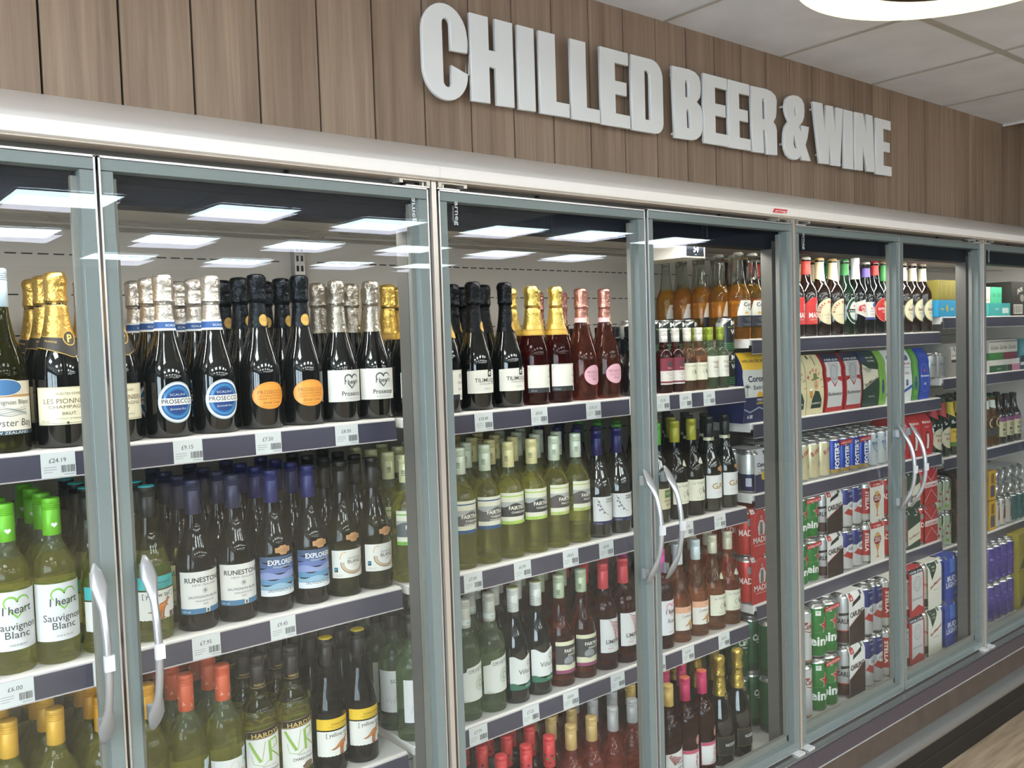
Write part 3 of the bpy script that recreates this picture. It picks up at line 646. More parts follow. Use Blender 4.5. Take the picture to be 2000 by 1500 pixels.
PROD = {}
def bot(key, desc, cat, kind, H, R, glass, cap, draw, grp, level=None, topglass=None, rows=4, name='wine_bottle', rot=0): PROD[key] = dict(desc=desc, cat=cat, kind=kind, H=H, R=R, glass=glass, cap=cap, draw=draw, grp=grp, level=level, topglass=topglass, rows=rows, name=name, rot=rot)
HW = .281
def L_oyster(p, pr, R):
    F = Flat(); F.rect(-52, 30, 52, 118, '#e4ded0', 1); F.rect(-52, 30, 52, 37, '#2d3e4d', 2); F.rect(-52, 92, 52, 96, '#b98a55', 2); F.rect(-52, 97, 52, 118, '#d9cdb8', 2); F.ell(-6, 108, 27, 13, '#3f6f9f', 3); F.ring(-6, 108, 28, 14, 1, '#e9e2d4', 4)
    F.text('Sauvignon Blanc', 3, 80, 11, '#5c5a57', 3, 0, fit=66); F.text('Oyster Bay', 4, 44, 17, '#55524e', 3, 0, fit=70, shear=.1); F.text('NEW ZEALAND', 0, 31.3, 6.5, '#dfe3e6', 3, 0, fit=60)
    for i in range(6): F.line([(-30+j*6, 62+i*2.3+1.6*math.sin(j*.9+i)) for j in range(11)], .9, ('#6e747a', '#a3a9ab')[i % 2], 3)
    wrap(p, 'label', R, F)
bot('oyster', 'green white-wine bottle with pale blue cap', 'wine bottle', 'burgundy', .305, .037, 'olive', ('screw', '#a9bccb', .222, None), L_oyster, 'tall green wine bottles')
def L_champ(p, pr, R):
    F = Flat(); F.rect(-50, 40, 50, 104, '#e9e0c3', 1); F.line([(-50, 42.5), (50, 42.5)], .6, '#55503f', 2); F.line([(-50, 103), (50, 103)], .6, '#b09c62', 2)
    F.text('SELECTED CUVÉE', 3, 91, 5.2, '#6b6350', 2, 0, fit=40); F.text('LES PIONNIERS', 3, 76, 12, '#6d5f45', 2, 0, fit=80); F.text('CHAMPAGNE', 4, 67.5, 8, '#6d5f45', 2, 0, fit=66)
    F.text('BRUT', 3, 56.5, 7, '#6d5f45', 2, .01, fit=22); F.text('PRODUCT OF FRANCE', 3, 49, 3.6, '#6d6550', 2, 0, fit=40); F.text('12% vol', -36, 44.5, 5, '#5f5848', 2); F.rect(-2, 41, 2, 45, '#5a523e', 3)
    wrap(p, 'label', R, F, coat=.2)
    F = Flat(); zz = 178; vs = []
    for i in range(25):
        u_ = -72+i*6; t = 1-min(abs(u_-16), 60)/60.; vs.append((u_, zz-7-18*max(0, t)**1.5, zz+14-5*max(0, t)))
    for a, q in zip(vs, vs[1:]):
        F.poly([(a[0], a[1]), (q[0], q[1]), (q[0], q[2]), (a[0], a[2])], '#24211f', 1); F.poly([(a[0], a[1]-.2), (q[0], q[1]-.2), (q[0], q[1]+1.2), (a[0], a[1]+1.2)], '#b28f45', 2); F.poly([(a[0], a[2]-1), (q[0], q[2]-1), (q[0], q[2]+.2), (a[0], a[2]+.2)], '#b28f45', 2)
    F.ell(13, 187, 11.5, 13, '#2c2417', 3); F.ring(13, 187, 11.5, 13, 1.6, '#c8a14c', 4); F.text('P', 13, 180, 19, '#d9b45c', 4, .02); F.text('FRANCE', -18, 180, 4.5, '#c8a14c', 3, 0, fit=20, rot=-.15)
    conewrap(p, 'neck_label', pr, F, du=4, metal=())
    F = Flat(); F.text('LES PIONNIERS', 8, 226, 7, '#9c7626', 1, 0, fit=36, rot=pi/2); conewrap(p, 'foil_print', [(r_+.0006, z_) for r_, z_ in pr], F, du=3)
bot('champ', 'champagne bottle with gold foil and cream label', 'champagne bottle', 'champ', .302, .0425, 'black', ('foil', '#cba55a', .176, None), L_champ, 'gold-foiled champagne bottles', name='champagne_bottle', rows=3)
def L_blue(p, pr, R):
    F = Flat(); F.ell(0, 65, 35, 38, '#b9c3c9', 1, 40); F.ell(0, 65, 32.5, 35.5, '#e8ecee', 2, 40); F.ell(0, 65, 29.5, 32.5, '#1f5e9d', 3, 40); F.ring(0, 65, 26, 29, 4, '#3c86bd', 4, 40); F.ell(0, 65, 20, 22, '#173f83', 5, 30)
    F.rect(-33, 60, 33, 73, '#eef0ee', 6); F.text('PROSECCO', 0, 63, 11.5, '#2b2c33', 7, .01, fit=56); F.text('SCALINI', 0, 77, 6, '#c9d7e5', 7, 0, fit=28); F.text('Spumante Brut', 0, 51, 6, '#c9d7e5', 7, 0, fit=30, shear=.3)
    wrap(p, 'label', R, F, coat=.3)
    F = Flat(); F.rect(-50, 197, 50, 201, '#e3e6e8', 1); F.rect(-50, 201, 50, 213, '#214f8f', 1); F.rect(-50, 213, 50, 217, '#e3e6e8', 1); F.text('SCALINI', 6, 204.5, 6, '#dfe6ee', 2, 0, fit=24); conewrap(p, 'neck_label', pr, F, du=4)
bot('blue', 'prosecco bottle with round blue label, silver foil', 'prosecco bottle', 'prosecco', .302, .041, 'black', ('foil', '#c9c2bb', .214, None), L_blue, 'silver-foiled prosecco bottles', name='prosecco_bottle', rows=3)
def goldseal(p, pr, z, u_=4, c='#c29a4c'):
    F = Flat(); F.ell(u_, z, 10, 12, c, 1, 24); F.ring(u_, z, 9, 11, .8, '#8d6a2c', 2); F.text('DOC', u_, z-2, 6, '#7a5a22', 2); F.line([(u_-6, z+4), (u_+6, z+4)], .7, '#8d6a2c', 2)
    conewrap(p, 'gold_seal', [(r_+.0008, z_) for r_, z_ in pr], F, du=3)
def L_orange(p, pr, R):
    F = Flat(); F.ell(0, 66, 36, 27, '#b8701f', 1, 40); F.ell(0, 66, 35.2, 26.2, '#f0a040', 2, 40); F.ring(0, 66, 33.5, 24.5, .5, '#b8701f', 3, 40)
    F.text('PROSECCO', 2, 69, 10.5, '#8a5a1e', 3, 0, fit=54); F.text('DENOMINAZIONE DI', 1, 63.5, 4.6, '#8a5a1e', 3, 0, fit=50); F.text('ORIGINE CONTROLLATA', 1, 58, 4.6, '#8a5a1e', 3, 0, fit=52); F.text('Special Cuvée', 2, 50, 7.5, '#7a4c18', 3, 0, fit=36, shear=.35); bits(F, 0, 45.5, 34, 1, 2, '#8a5a1e', .6)
    wrap(p, 'label', R, F, coat=.2); goldseal(p, pr, 214)
bot('orange', 'dark prosecco bottle with orange oval label', 'prosecco bottle', 'prosecco', .306, .041, 'black', ('foil', '#1d2126', .200, .0195), L_orange, 'dark prosecco bottles with orange labels', name='prosecco_bottle', rows=3)
def L_ihp(p, pr, R):
    F = Flat(); F.rect(-48, 42, 48, 108, '#dedbd6', 1); F.brushheart(4, 86, 17, '#4a4d50', 2); F.text('I heart', 4, 79, 13, '#2e3236', 4, .01, fit=34, shear=.12, rot=.06); F.text('Prosecco', 4, 54, 14, '#3f4245', 3, .01, fit=46); bits(F, 4, 48, 34, 1, 2, '#8b8d8e', .6)
    wrap(p, 'label', R, F)
    F = Flat(); F.text('I heart', 3, 220, 10.5, '#e8e6e2', 1, 0, fit=30, rot=-pi/2); F.heart(3, 197, 3.6, '#e8e6e2', 1); conewrap(p, 'foil_print', [(r_+.0008, z_) for r_, z_ in pr], F, du=3)
bot('ihp', 'prosecco bottle with grey neck sleeve and brushed grey heart', 'prosecco bottle', 'prosecco', .297, .041, 'black', ('foil', '#9b9389', .187, None), L_ihp, 'grey-sleeved prosecco bottles', name='prosecco_bottle', rows=3)
def cavalab(p, pr, R, band, txt):
    F = Flat(); F.rect(-46, 30, 46, 98, '#e6e2d8', 1); F.line([(-44, 86), (-36, 96), (44, 96)], .7, '#8b7f68', 2); F.rect(-46, 30, 46, 42, band, 2); F.text('11% vol', -32, 33.5, 5, '#cfd2d2', 3)
    F.ring(22, 84, 5, 6, 1.3, '#5b5650', 2); F.star(22, 84, 3.4, '#5b5650', 2); F.text('CAVA', 22, 66, 7.5, '#3b3733', 2, .01, fit=21); F.text(txt, 22, 52, 5, '#b5483a', 2, .01, fit=18); F.rect(18, 29, 31, 50 if txt == 'BRUT' else 45, '#ece9e0', 3)
    for dx, dz in ((-2, 2), (2, 2), (-2, -2), (2, -2)): F.ring(24.5+dx, 36+dz, 2, 2, .8, '#26292b', 4, 10)
    wrap(p, 'label', R, F)
    F = Flat(); F.rect(-70, 172, 70, 187, '#c79d3e', 1); F.line([(-70, 174), (70, 174)], .8, '#6e5320', 2); F.line([(-70, 185), (70, 185)], .8, '#6e5320', 2); F.ell(14, 179, 9, 9.5, '#cda544', 3); F.ring(14, 179, 9, 9.5, .9, '#6e5320', 4); F.ring(14, 179, 5, 5.5, 1, '#6e5320', 4); conewrap(p, 'neck_label', pr, F, du=4)
bot('cava', 'dark cava bottle with yellow-gold foil and white label', 'cava bottle', 'champ', .300, .0415, 'black', ('foil', '#cfae5c', .182, None), lambda p, pr, R: cavalab(p, pr, R, '#20242c', 'BRUT'), 'dark cava bottles', name='cava_bottle', rows=3)
bot('cavar', 'rosé cava bottle with yellow-gold foil', 'cava bottle', 'champ', .296, .0400, 'rosedk', ('foil', '#d4b865', .182, None), lambda p, pr, R: cavalab(p, pr, R, '#2a2c30', 'ROSADO'), 'rosé cava bottles', name='cava_bottle', rows=2)
def L_tili(p, pr, R):
    F = Flat(); F.poly([(-46, 40), (46, 40), (46, 92), (20, 95), (-20, 94), (-46, 92)], '#e5e2d9', 1); F.text('TILIMUQUI', 4, 66, 13, '#2f2d2b', 2, .01, fit=64); F.text('SPARKLING WINE', 8, 60, 5, '#6d6963', 2, 0, fit=50); F.text('ARGENTINA', 6, 49, 4, '#8d8881', 2, 0, fit=22)
    F.rect(6, 78, 18, 95, '#1c1c1d', 3); F.ell(12, 86, 4, 4.6, '#e5e2d9', 4, 14); F.ell(13, 85, 1.8, 2.2, '#1c1c1d', 5, 10); wrap(p, 'label', R, F); goldseal(p, pr, 196, 12)
bot('tili', 'sparkling wine bottle with black sleeve and gold seal', 'sparkling wine bottle', 'prosecco', .303, .041, 'black', ('foil', '#191b1f', .182, .0192), L_tili, 'black-sleeved sparkling wine bottles', name='sparkling_wine_bottle', rows=3)
def L_rp(p, pr, R):
    F = Flat(); F.ell(2, 65, 30, 26, '#c48a9c', 1, 34); F.ell(2, 65, 29.2, 25.2, '#e3aebb', 2, 34); F.text('PROSECCO', 2, 69, 9.5, '#8c5a69', 3, 0, fit=44); bits(F, 2, 64.5, 44, 2, 3.4, '#a9707f', .8); F.text('Rosé', 3, 52, 9, '#8c5a69', 3, 0, fit=16, shear=.3); wrap(p, 'label', R, F)
    F = Flat(); F.rect(-45, 202, 45, 214, '#e2b6b9', 1); F.line([(-45, 202.5), (45, 202.5)], .6, '#f3dcdc', 2); F.ell(9, 207, 8.5, 10.5, '#e9cfcf', 3); F.ell(9, 207, 7.2, 9.2, '#7d6234', 4); F.ring(9, 207, 5.5, 7.4, 1.2, '#b9985a', 5); conewrap(p, 'neck_label', pr, F, du=4)
bot('rprosecco', 'rosé prosecco bottle with pink oval label', 'prosecco bottle', 'prosecco', .292, .0405, 'copper', ('foil', '#b58074', .210, .0178), L_rp, 'rosé prosecco bottles', name='prosecco_bottle', rows=3)
def L_mp(p, pr, R):
    F = Flat(); F.ell(5, 46, 20, 16, '#eb9c3e', 1, 26); F.text('PROSECCO', 5, 48, 6, '#8a5a1e', 2, 0, fit=28); bits(F, 5, 44, 26, 2, 3, '#8a5a1e', .6); wrap(p, 'label', R, F)
bot('minip', 'small dark prosecco bottle with orange label', 'small prosecco bottle', 'prosecco', .190, .0275, 'black', ('foil', '#23262a', .125, .0150), L_mp, 'small dark prosecco bottles', name='small_prosecco_bottle', rows=5)
def mini(lab):
    def f_(p, pr, R): F = Flat(); lab(F); wrap(p, 'label', R, F, du=4)
    return f_
def m1(F): F.rect(-30, 24, 30, 62, '#ded8d2', 1); F.rect(-30, 62, 30, 98, '#7c1f33', 1); F.rect(-30, 28, 30, 33, '#7c1f33', 2); F.rect(-9, 76, 9, 88, '#4a3a40', 2); F.text('Shiraz', 0, 68, 6, '#e6cfd2', 2, 0, fit=18); F.text('PINOT GRIGIO', 0, 54, 4.5, '#6e3540', 2, 0, fit=26); F.text('ROSÉ', 0, 48, 4.5, '#6e3540', 2, 0, fit=12); bits(F, 0, 42, 24, 3, 3, '#a59a97', .5)
def m2(F): F.rect(-30, 30, 30, 80, '#dedac4', 1); F.text('La Vieille Ferme', 2, 69, 8, '#7d7a6a', 2, 0, fit=44); chickens(F, 2, 53, 1.05)
def m3(F): F.rect(-30, 34, 30, 96, '#dcdacd', 1); F.text('Casillero', 2, 76, 9, '#7c2f2a', 2, .01, fit=32); F.text('del', 2, 70, 6, '#7c2f2a', 2, .01); F.text('Diablo', 2, 61, 9, '#7c2f2a', 2, .01, fit=26); bits(F, 0, 54, 34, 3, 3.4, '#9b988c', .6)
HM = .181
bot('minir', 'small rosé bottle with maroon and white label', 'small wine bottle', 'bordeaux', HM, .0245, 'rosedk', ('screwm', '#d6d3cc', .142, None), mini(m1), 'small maroon-labelled bottles', name='small_wine_bottle', rows=1)
bot('miniv', 'small pale rosé bottle with cream hen label', 'small wine bottle', 'bordeaux', HM, .0245, 'peach', ('screwm', '#dcd8cb', .142, None), mini(m2), 'small hen-label bottles', name='small_wine_bottle', rows=1)
bot('minic', 'small white-wine bottle with green cap', 'small wine bottle', 'bordeaux', HM, .0245, 'pale', ('screwm', '#8a9a2c', .142, None), mini(m3), 'small green-capped bottles', name='small_wine_bottle', rows=2)
def L_ih(bg, hc, l1, l2):
    def f_(p, pr, R):
        F = Flat(); F.poly([(-48, 40), (48, 40), (48, 138), (-48, 138)], bg, 1); F.brushheart(3, 114, 21, hc, 2, .15); F.text('I heart', 3, 101, 19, '#3b4046', 4, .01, fit=45, shear=.12, rot=.05)
        F.text(l1, 2, 74, 17, '#4a4d50', 3, .005, fit=66 if l2 else 30)
        if l2: F.text(l2, 2, 60, 17, '#4a4d50', 3, .005, fit=38)
        F.text('CRISP & FRUITY', 2, 47, 4.2, '#6d7073', 3, 0, fit=28); wrap(p, 'label', R, F); heartcap(p, .0147, .235)
    return f_
bot('ihsb', 'white wine bottle with lime green cap and heart', 'wine bottle', 'bordeaux', HW, .0345, 'wine', ('screw', '#6fc02c', .217, None), L_ih('#dfe0e2', '#84c24e', 'Sauvignon', 'Blanc'), 'green-capped white wine bottles', level=.19, topglass='pale')
def L_ytail(capcol, bandcol, txt, bandtxt, dark=False):
    def f_(p, pr, R):
        F = Flat(); pts = [(-46, 40)]+[(-46+i*4, 40-(i % 2)*1.2) for i in range(1, 23)]+[(46, 40), (46, 92), (-46, 92)]
        F.poly(pts, '#dcdad4', 1); F.rect(-46, 95, 46, 118, bandcol, 1); F.text(txt, 8, 104, 6.5, bandtxt, 2, .01, fit=44); F.line([(-20, 101), (34, 101)], .6, bandtxt, 2); F.text('SOUTH EASTERN AUSTRALIA', 6, 96.5, 3.4, bandtxt, 2, 0, fit=40)
        F.text('[ yellow tail ]', 4, 80, 12, '#3b3a3c', 2, .005, fit=58); roo(F, 6, 60, 1.75); F.rect(24, 40, 33, 50, '#6a4a30', 2); F.rect(35, 40, 44, 50, '#4a4a48', 2)
        wrap(p, 'label', R, F)
    return f_
bot('ytsb', 'green wine bottle with teal-topped black cap, kangaroo label', 'wine bottle', 'burgundy', HW, .036, 'wine', ('screw', '#1f2426', .222, '#35b5bb'), L_ytail(0, '#3fb0b2', 'SAUVIGNON BLANC', '#204a50'), 'teal-topped kangaroo bottles', topglass='olive', level=.165)
bot('ytch', 'dark wine bottle with yellow-topped cap, kangaroo label', 'wine bottle', 'burgundy', HW, .036, 'deep', ('screw', '#1d1b19', .222, '#d8b923'), L_ytail(0, '#e2bb2a', 'CHARDONNAY', '#6b5210'), 'yellow-topped kangaroo bottles')
def L_ytr(p, pr, R):
    F = Flat(); F.rect(-42, 36, 42, 86, '#dcd9d0', 1); F.rect(-42, 86, 42, 104, '#dda98a', 1); F.text('ROSÉ', 4, 94, 5, '#6b4a38', 2, .01); F.text('[ yellow tail ]', 4, 74, 10, '#3b3a3c', 2, .005, fit=50); roo(F, 4, 55, 1.5, '#c88a2a'); wrap(p, 'label', R, F)
bot('ytr', 'pale rosé bottle with white-blue cap and kangaroo', 'wine bottle', 'burgundy', HW, .0355, 'peach', ('screw', '#ccd8dc', .222, None), L_ytr, 'kangaroo rosé bottles')
def L_rune(p, pr, R):
    F = Flat(); F.poly([(-46, 34), (46, 34), (46, 112), (14, 112), (-46, 112)], '#dedbd6', 1); F.rect(-46, 33, 2, 43, '#3f7296', 2); F.rect(10, 33, 46, 43, '#3f7296', 2); F.text('12% vol', -34, 35.5, 5.5, '#dbe6ec', 3)
    F.text('RUNESTONE', 2, 92, 13, '#35363a', 2, .02, fit=74); F.text('NEW ZEALAND', 3, 85, 5.5, '#5c5d60', 2, 0, fit=48)
    for i in range(6): a = pi*i/6+.3; F.line([(2-6*math.cos(a), 76-6*math.sin(a)), (2+6*math.cos(a), 76+6*math.sin(a))], .6, '#6a6b6e', 2)
    F.text('SAUVIGNON BLANC', 2, 62, 7, '#3f5268', 2, .01, fit=62); F.text('MARLBOROUGH', 2, 55, 5, '#5c5d60', 2, 0, fit=36); F.text('2020', 2, 49, 5, '#5c5d60', 2, 0); F.rect(4, 35, 8, 41, '#4a4a4c', 2)
    wrap(p, 'label', R, F)
bot('rune', 'dark wine bottle with dull navy cap, white label', 'wine bottle', 'burgundy', HW, .0365, 'deep', ('screw', '#272b4a', .216, None), L_rune, 'navy-capped white-label bottles')
def copperseal(p, pr, z, u_):
    F = Flat(); pts = [(-17, -4), (-9, -5), (-6, -9), (6, -9), (9, -5), (17, -4), (17, 5), (9, 6), (6, 9), (-6, 9), (-9, 6), (-17, 5)]; F.poly([(u_+x, z+y) for x, y in pts], '#b9885a', 1); F.line([(u_-13, z+1), (u_+13, z+1)], .8, '#7d5636', 2); F.line([(u_-11, z-2.5), (u_+11, z-2.5)], .8, '#7d5636', 2); conewrap(p, 'copper_seal', pr, F, du=4)
def L_expl(p, pr, R):
    F = Flat()
    for i, c_ in enumerate(('#dfe3e6', '#8fb2c9', '#5f8db3', '#8896c4', '#5b6fa8', '#47608f', '#3d5578')):
        z0 = 34+i*11.2
        F.poly([(-46, z0), (46, z0)]+[(46-j*7.67, z0+11.4+(3*math.sin(j*.9+i*1.7) if 0 < i < 6 else 0)) for j in range(13)], c_, 1+i % 2 if i else 1)
    F.text('EXPLORERS', 2, 96, 14, '#e8ecf0', 4, .02, fit=60); F.text('MARLBOROUGH', 2, 90, 4.6, '#cfd9e3', 4, 0, fit=40); F.rect(-46, 34, 46, 46, '#dfe3e6', 3); F.text('SAUVIGNON BLANC', 4, 42, 9, '#3a4a5a', 4, .005, fit=66); bits(F, 4, 37.5, 40, 1, 2, '#7d8a96', .7); F.poly([(18, 52), (23, 52), (20.5, 59)], '#2a333e', 4)
    wrap(p, 'label', R, F); copperseal(p, pr, 124, 4)
bot('expl', 'olive wine bottle with blue cap, blue hills label', 'wine bottle', 'burgundy', HW, .036, 'deep', ('screw', '#1a2260', .216, None), L_expl, 'blue-capped blue-hill bottles')
def L_blanc(p, pr, R):
    F = Flat(); F.rect(-44, 40, 44, 98, '#d9d7d0', 1)
    for i in range(3): F.line([(4+(28-3*i)*math.cos(a), 70+(22-2.5*i)*math.sin(a)) for a in [pi*.95+j*pi*1.1/14 for j in range(15)]], (1.6, 2.4, 1.1)[i], ('#5c4a36', '#c79b5a', '#5c4a36')[i], 2)
    F.line([(30, 88), (36, 92), (34, 84), (38, 78)], 1.4, '#5c4a36', 2); F.line([(-26, 80), (-22, 92), (-12, 94)], 2, '#d2a768', 2); F.text('SAUVIGNON', 6, 79, 6, '#7c7468', 3, 0, fit=32); F.text('BLANC', 6, 70, 10.5, '#5f5850', 3, .01, fit=32); F.text('2021', 6, 64.5, 4, '#7c7468', 3); fairtrade(F, -34, 57); bits(F, -28, 47, 18, 2, 3, '#8d887c', .6)
    wrap(p, 'label', R, F); copperseal(p, pr, 124, 6)
bot('blanc', 'olive wine bottle with black cap and swirl label', 'wine bottle', 'burgundy', HW, .036, 'olive', ('screw', '#0f1214', .216, None), L_blanc, 'black-capped swirl-label bottles', level=.16, topglass='deep')
def L_coop(trim, big, subs, photo='#4b4d4f', btm='#d9dcc0', top='#dedcc6'):
    def f_(p, pr, R):
        F = Flat(); F.rect(-45, 84, 45, 160, top, 1); F.rect(-45, 150, 45, 153, trim, 2); F.rect(-45, 102, 45, 138, photo, 2)
        pts = [(-45, 126)]+[(-45+i*7.5, 130+5*math.sin(i*.8+len(subs[0]))) for i in range(13)]+[(45, 138), (-45, 138)]
        F.poly(pts, '#a9aba8', 3); F.rect(-45, 84, 45, 92, trim, 2); F.text(big, 6, 119, 12.5, '#f0ede0', 4, .02, fit=58)
        for i, t in enumerate(subs): F.text(t, 8, 110-8*i, 7, '#f0ede0', 4, .01, fit=min(50, 5*len(t)))
        fairtrade(F, 24, 95); F.text('12% vol', -22, 86, 4.5, '#5d6a3a', 3); wrap(p, 'label', R, F); coop(p, .0148, .243)
    return f_
for k_, d_, c_, L_ in (('chenin', 'white wine bottle, cream cap, green-trim photo label', '#d8d6a8', L_coop('#6fae3c', 'FAIRTRADE', ['CHENIN BLANC'], '#565a5c')),
                    ('torr', 'white wine bottle with blue-trimmed landscape label', '#ccd5c0', L_coop('#214f80', 'FAIRTRADE', ['TORRONTÉS', 'CHARDONNAY'], '#5d5a58')),
                    ('char', 'white wine bottle with lime-trimmed dark hill label', '#d8cf9c', L_coop('#a9c857', 'FAIRTRADE', ['CHARDONNAY'], '#2c2e30')),
                    ('pinot', 'white wine bottle, pale cap, grey-brown photo label', '#cdd6c2', L_coop('#b3c06c', 'FAIRTRADE', ['PINOT GRIGIO'], '#4c4545'))):
    bot(k_, d_, 'wine bottle', 'bordeaux', HW, .0350, 'wine', ('screw', c_, .219, None), L_, 'pale-capped white wine bottles: '+d_.split('with ')[-1].split(', ')[-1], level=.2, topglass='pale', rot=.25 if k_ == 'pinot' else 0)
def L_fsb(p, pr, R):
    F = Flat(); F.rect(-44, 44, 44, 108, '#dad9d8', 1); F.rect(-44, 34, 44, 44, '#23204a', 1); F.text('FAIRTRADE', 10, 98, 7, '#33363a', 2, .02, fit=34); F.text('SAUVIGNON BLANC', 12, 92, 5.5, '#33363a', 2, .02, fit=40); bits(F, 10, 88, 34, 3, 3, '#a9aaab', .5)
    F.line([(-34, 104), (-26, 92), (-22, 80), (-14, 70), (-6, 62), (0, 60)], 1.2, '#4c4f52', 2)
    for x, y in ((-30, 88), (-24, 84), (-20, 76), (-26, 74), (-14, 66), (-28, 96)): F.ell(x, y, 3.2, 2.6, '#76797c', 2, 9)
    fairtrade(F, 26, 52); F.text('11% vol', -28, 36.5, 4.6, '#c9c8d6', 2); wrap(p, 'label', R, F)
bot('fsb', 'dark green wine bottle with navy cap, vine-sprig label', 'wine bottle', 'burgundy', HW, .0365, 'dark', ('screw', '#1d1c55', .214, None), L_fsb, 'navy-capped vine-sprig bottles')
def L_gren(p, pr, R):
    F = Flat(); F.rect(-40, 40, 40, 98, '#cdc5a4', 1); F.rect(-10, 72, 34, 94, '#4f6b3a', 2)
    for i in range(5): F.ell(-4+i*8, 84, 3.5, 4.2, '#8aa063', 3, 9)
    F.text('GRENACHE', 10, 60, 11, '#4a4a34', 2, .01, fit=44); F.text('BLANC', 10, 49, 11, '#4a4a34', 2, .01, fit=30); bits(F, 10, 45, 36, 1, 2, '#7d7a60', .6); wrap(p, 'label', R, F)
bot('gren', 'dark wine bottle with bright green cap, beige label', 'wine bottle', 'burgundy', HW, .0365, 'dark', ('screw', '#4f9a3a', .219, None), L_gren, 'green-capped beige-label bottles')
def neckflap(p, pr, z, u_):
    F = Flat(); F.poly([(u_-15, z-6), (u_-9, z+4), (u_+2, z+9), (u_+8, z+5), (u_+13, z-9), (u_+4, z-11), (u_-8, z-10)], '#d9d7c4', 1); bits(F, u_+3, z, 8, 2, 3, '#a5a391', .6); conewrap(p, 'neck_label', pr, F, du=4)
def L_vf(p, pr, R):
    F = Flat(); F.rect(-42, 44, 42, 106, '#dcdac6', 1); F.text('La Vieille Ferme', 4, 92, 11, '#6c6a5c', 2, 0, fit=66); chickens(F, 4, 70, 1.5); F.text('Mis en bouteille', 4, 50, 5, '#86836f', 2, 0, fit=44, shear=.3); wrap(p, 'label', R, F); neckflap(p, pr, 160, 10)
bot('vf', 'dark wine bottle, olive-yellow cap, white neck flap', 'wine bottle', 'burgundy', HW, .0365, 'deep', ('screw', '#9a982c', .219, None), L_vf, 'yellow-capped hen-label bottles')
bot('vfr', 'rosé bottle with cream cap, white neck flap', 'wine bottle', 'burgundy', HW, .0365, 'peach', ('screw', '#d3cfb8', .226, None), L_vf, 'cream-capped hen-label rosé bottles')
def L_gavi(p, pr, R):
    F = Flat(); F.rect(-42, 40, 42, 108, '#dddcdc', 1); F.text('GAVI', 6, 68, 24, '#a0833c', 2, .02, fit=62); F.ring(6, 99, 4.5, 6, 1, '#9a9488', 2); bits(F, 6, 88, 44, 1, 2, '#b3afa6', .6); bits(F, 6, 58, 52, 2, 3, '#b3afa6', .6); wrap(p, 'label', R, F)
    F = Flat(); F.rect(-46, 210, 46, 219, '#d9d4b8', 1); F.rect(-8, 211, 5, 218, '#6e6a48', 2); F.text('DOCG', -1.5, 212.5, 4.6, '#d9d4b8', 3, 0); conewrap(p, 'tax_band', [(r_+.0008, z_) for r_, z_ in pr], F, du=4); copperseal(p, pr, 126, 12)
bot('gavi', 'dark wine bottle with black cap and cream neck band', 'wine bottle', 'burgundy', HW, .0365, 'dark', ('screw', '#14181a', .219, None), L_gavi, 'cream-banded white wine bottles')
def plain(F_): 
    def f_(p, pr, R): F = Flat(); F_(F); wrap(p, 'label', R, F)
    return f_
def d_ycap(F): F.rect(-44, 36, 44, 98, '#cdb98a', 1); F.poly([(-10, 60), (0, 84), (26, 92), (38, 74), (24, 56)], '#b5573a', 2); F.ell(10, 74, 7, 7, '#e0cf9c', 3); bits(F, 6, 50, 50, 3, 4, '#8b6a40', .8)
def d_isla(F):
    F.rect(-46, 34, 46, 104, '#dbdcda', 1); F.rect(20, 84, 46, 118, '#bfcfd6', 2); F.poly([(26, 92), (32, 96), (34, 108), (38, 98), (44, 104), (40, 92), (34, 88)], '#2e3c44', 3); F.ring(2, 88, 9, 10, .8, '#b9babb', 2); F.text('Seashore', 18, 76, 8, '#c05a48', 3, 0, fit=28, shear=.3)
    F.text('ISLA NEGRA', 4, 58, 14, '#4a4c50', 2, .005, fit=78); F.text('CHARDONNAY', 4, 46, 8, '#b5653f', 2, 0, fit=50); F.text('PINOT GRIGIO', 4, 38, 7, '#b5653f', 2, 0, fit=46)
def d_hardy(F):
    F.poly([(-42, 36), (36, 36), (42, 50), (42, 132), (-42, 124)], '#dad9d5', 1); F.poly([(-41, 122), (44, 128), (44, 148), (-41, 140)], '#1a1714', 2); F.line([(-39, 124), (42, 130), (42, 146), (-39, 138), (-39, 124)], .8, '#b89a5a', 3); F.text("HARDYS", 2, 127, 13, '#d0b169', 3, .01, fit=60, rot=.06)
    F.line([(-34, 118), (-12, 78)], 6, '#8dae52', 2); F.line([(-10, 78), (-2, 118)], 1.2, '#8dae52', 2); F.line([(6, 118), (8, 76)], 6, '#8dae52', 2); F.line([(8, 118), (22, 120), (26, 106), (8, 98), (34, 74)], 3.6, '#8dae52', 3)
    F.line([(-30, 92), (-26, 74), (-8, 70), (10, 84)], 1.1, '#8dae52', 3); F.text('CHARDONNAY', 6, 56, 8, '#3b3c3a', 2, .01, fit=52); F.text('VARIETAL RANGE', 6, 66, 4, '#6b6c68', 2, 0, fit=32); F.poly([(-2, 42), (8, 50), (20, 50), (28, 44), (22, 36), (4, 36)], '#6b5a45', 3)
def L_hardy(p, pr, R):
    F = Flat(); d_hardy(F); wrap(p, 'label', R, F); F = Flat(); F.text('HARDYS', 0, 222, 7, '#c6ab6c', 1, 0, fit=24); F.text('HARDYS', 27, 222, 7, '#c6ab6c', 1, 0, fit=24); F.line([(-46, 218.6), (46, 218.6)], .8, '#c6ab6c', 1); wrap(p, 'cap_print', .01475, F, du=3)
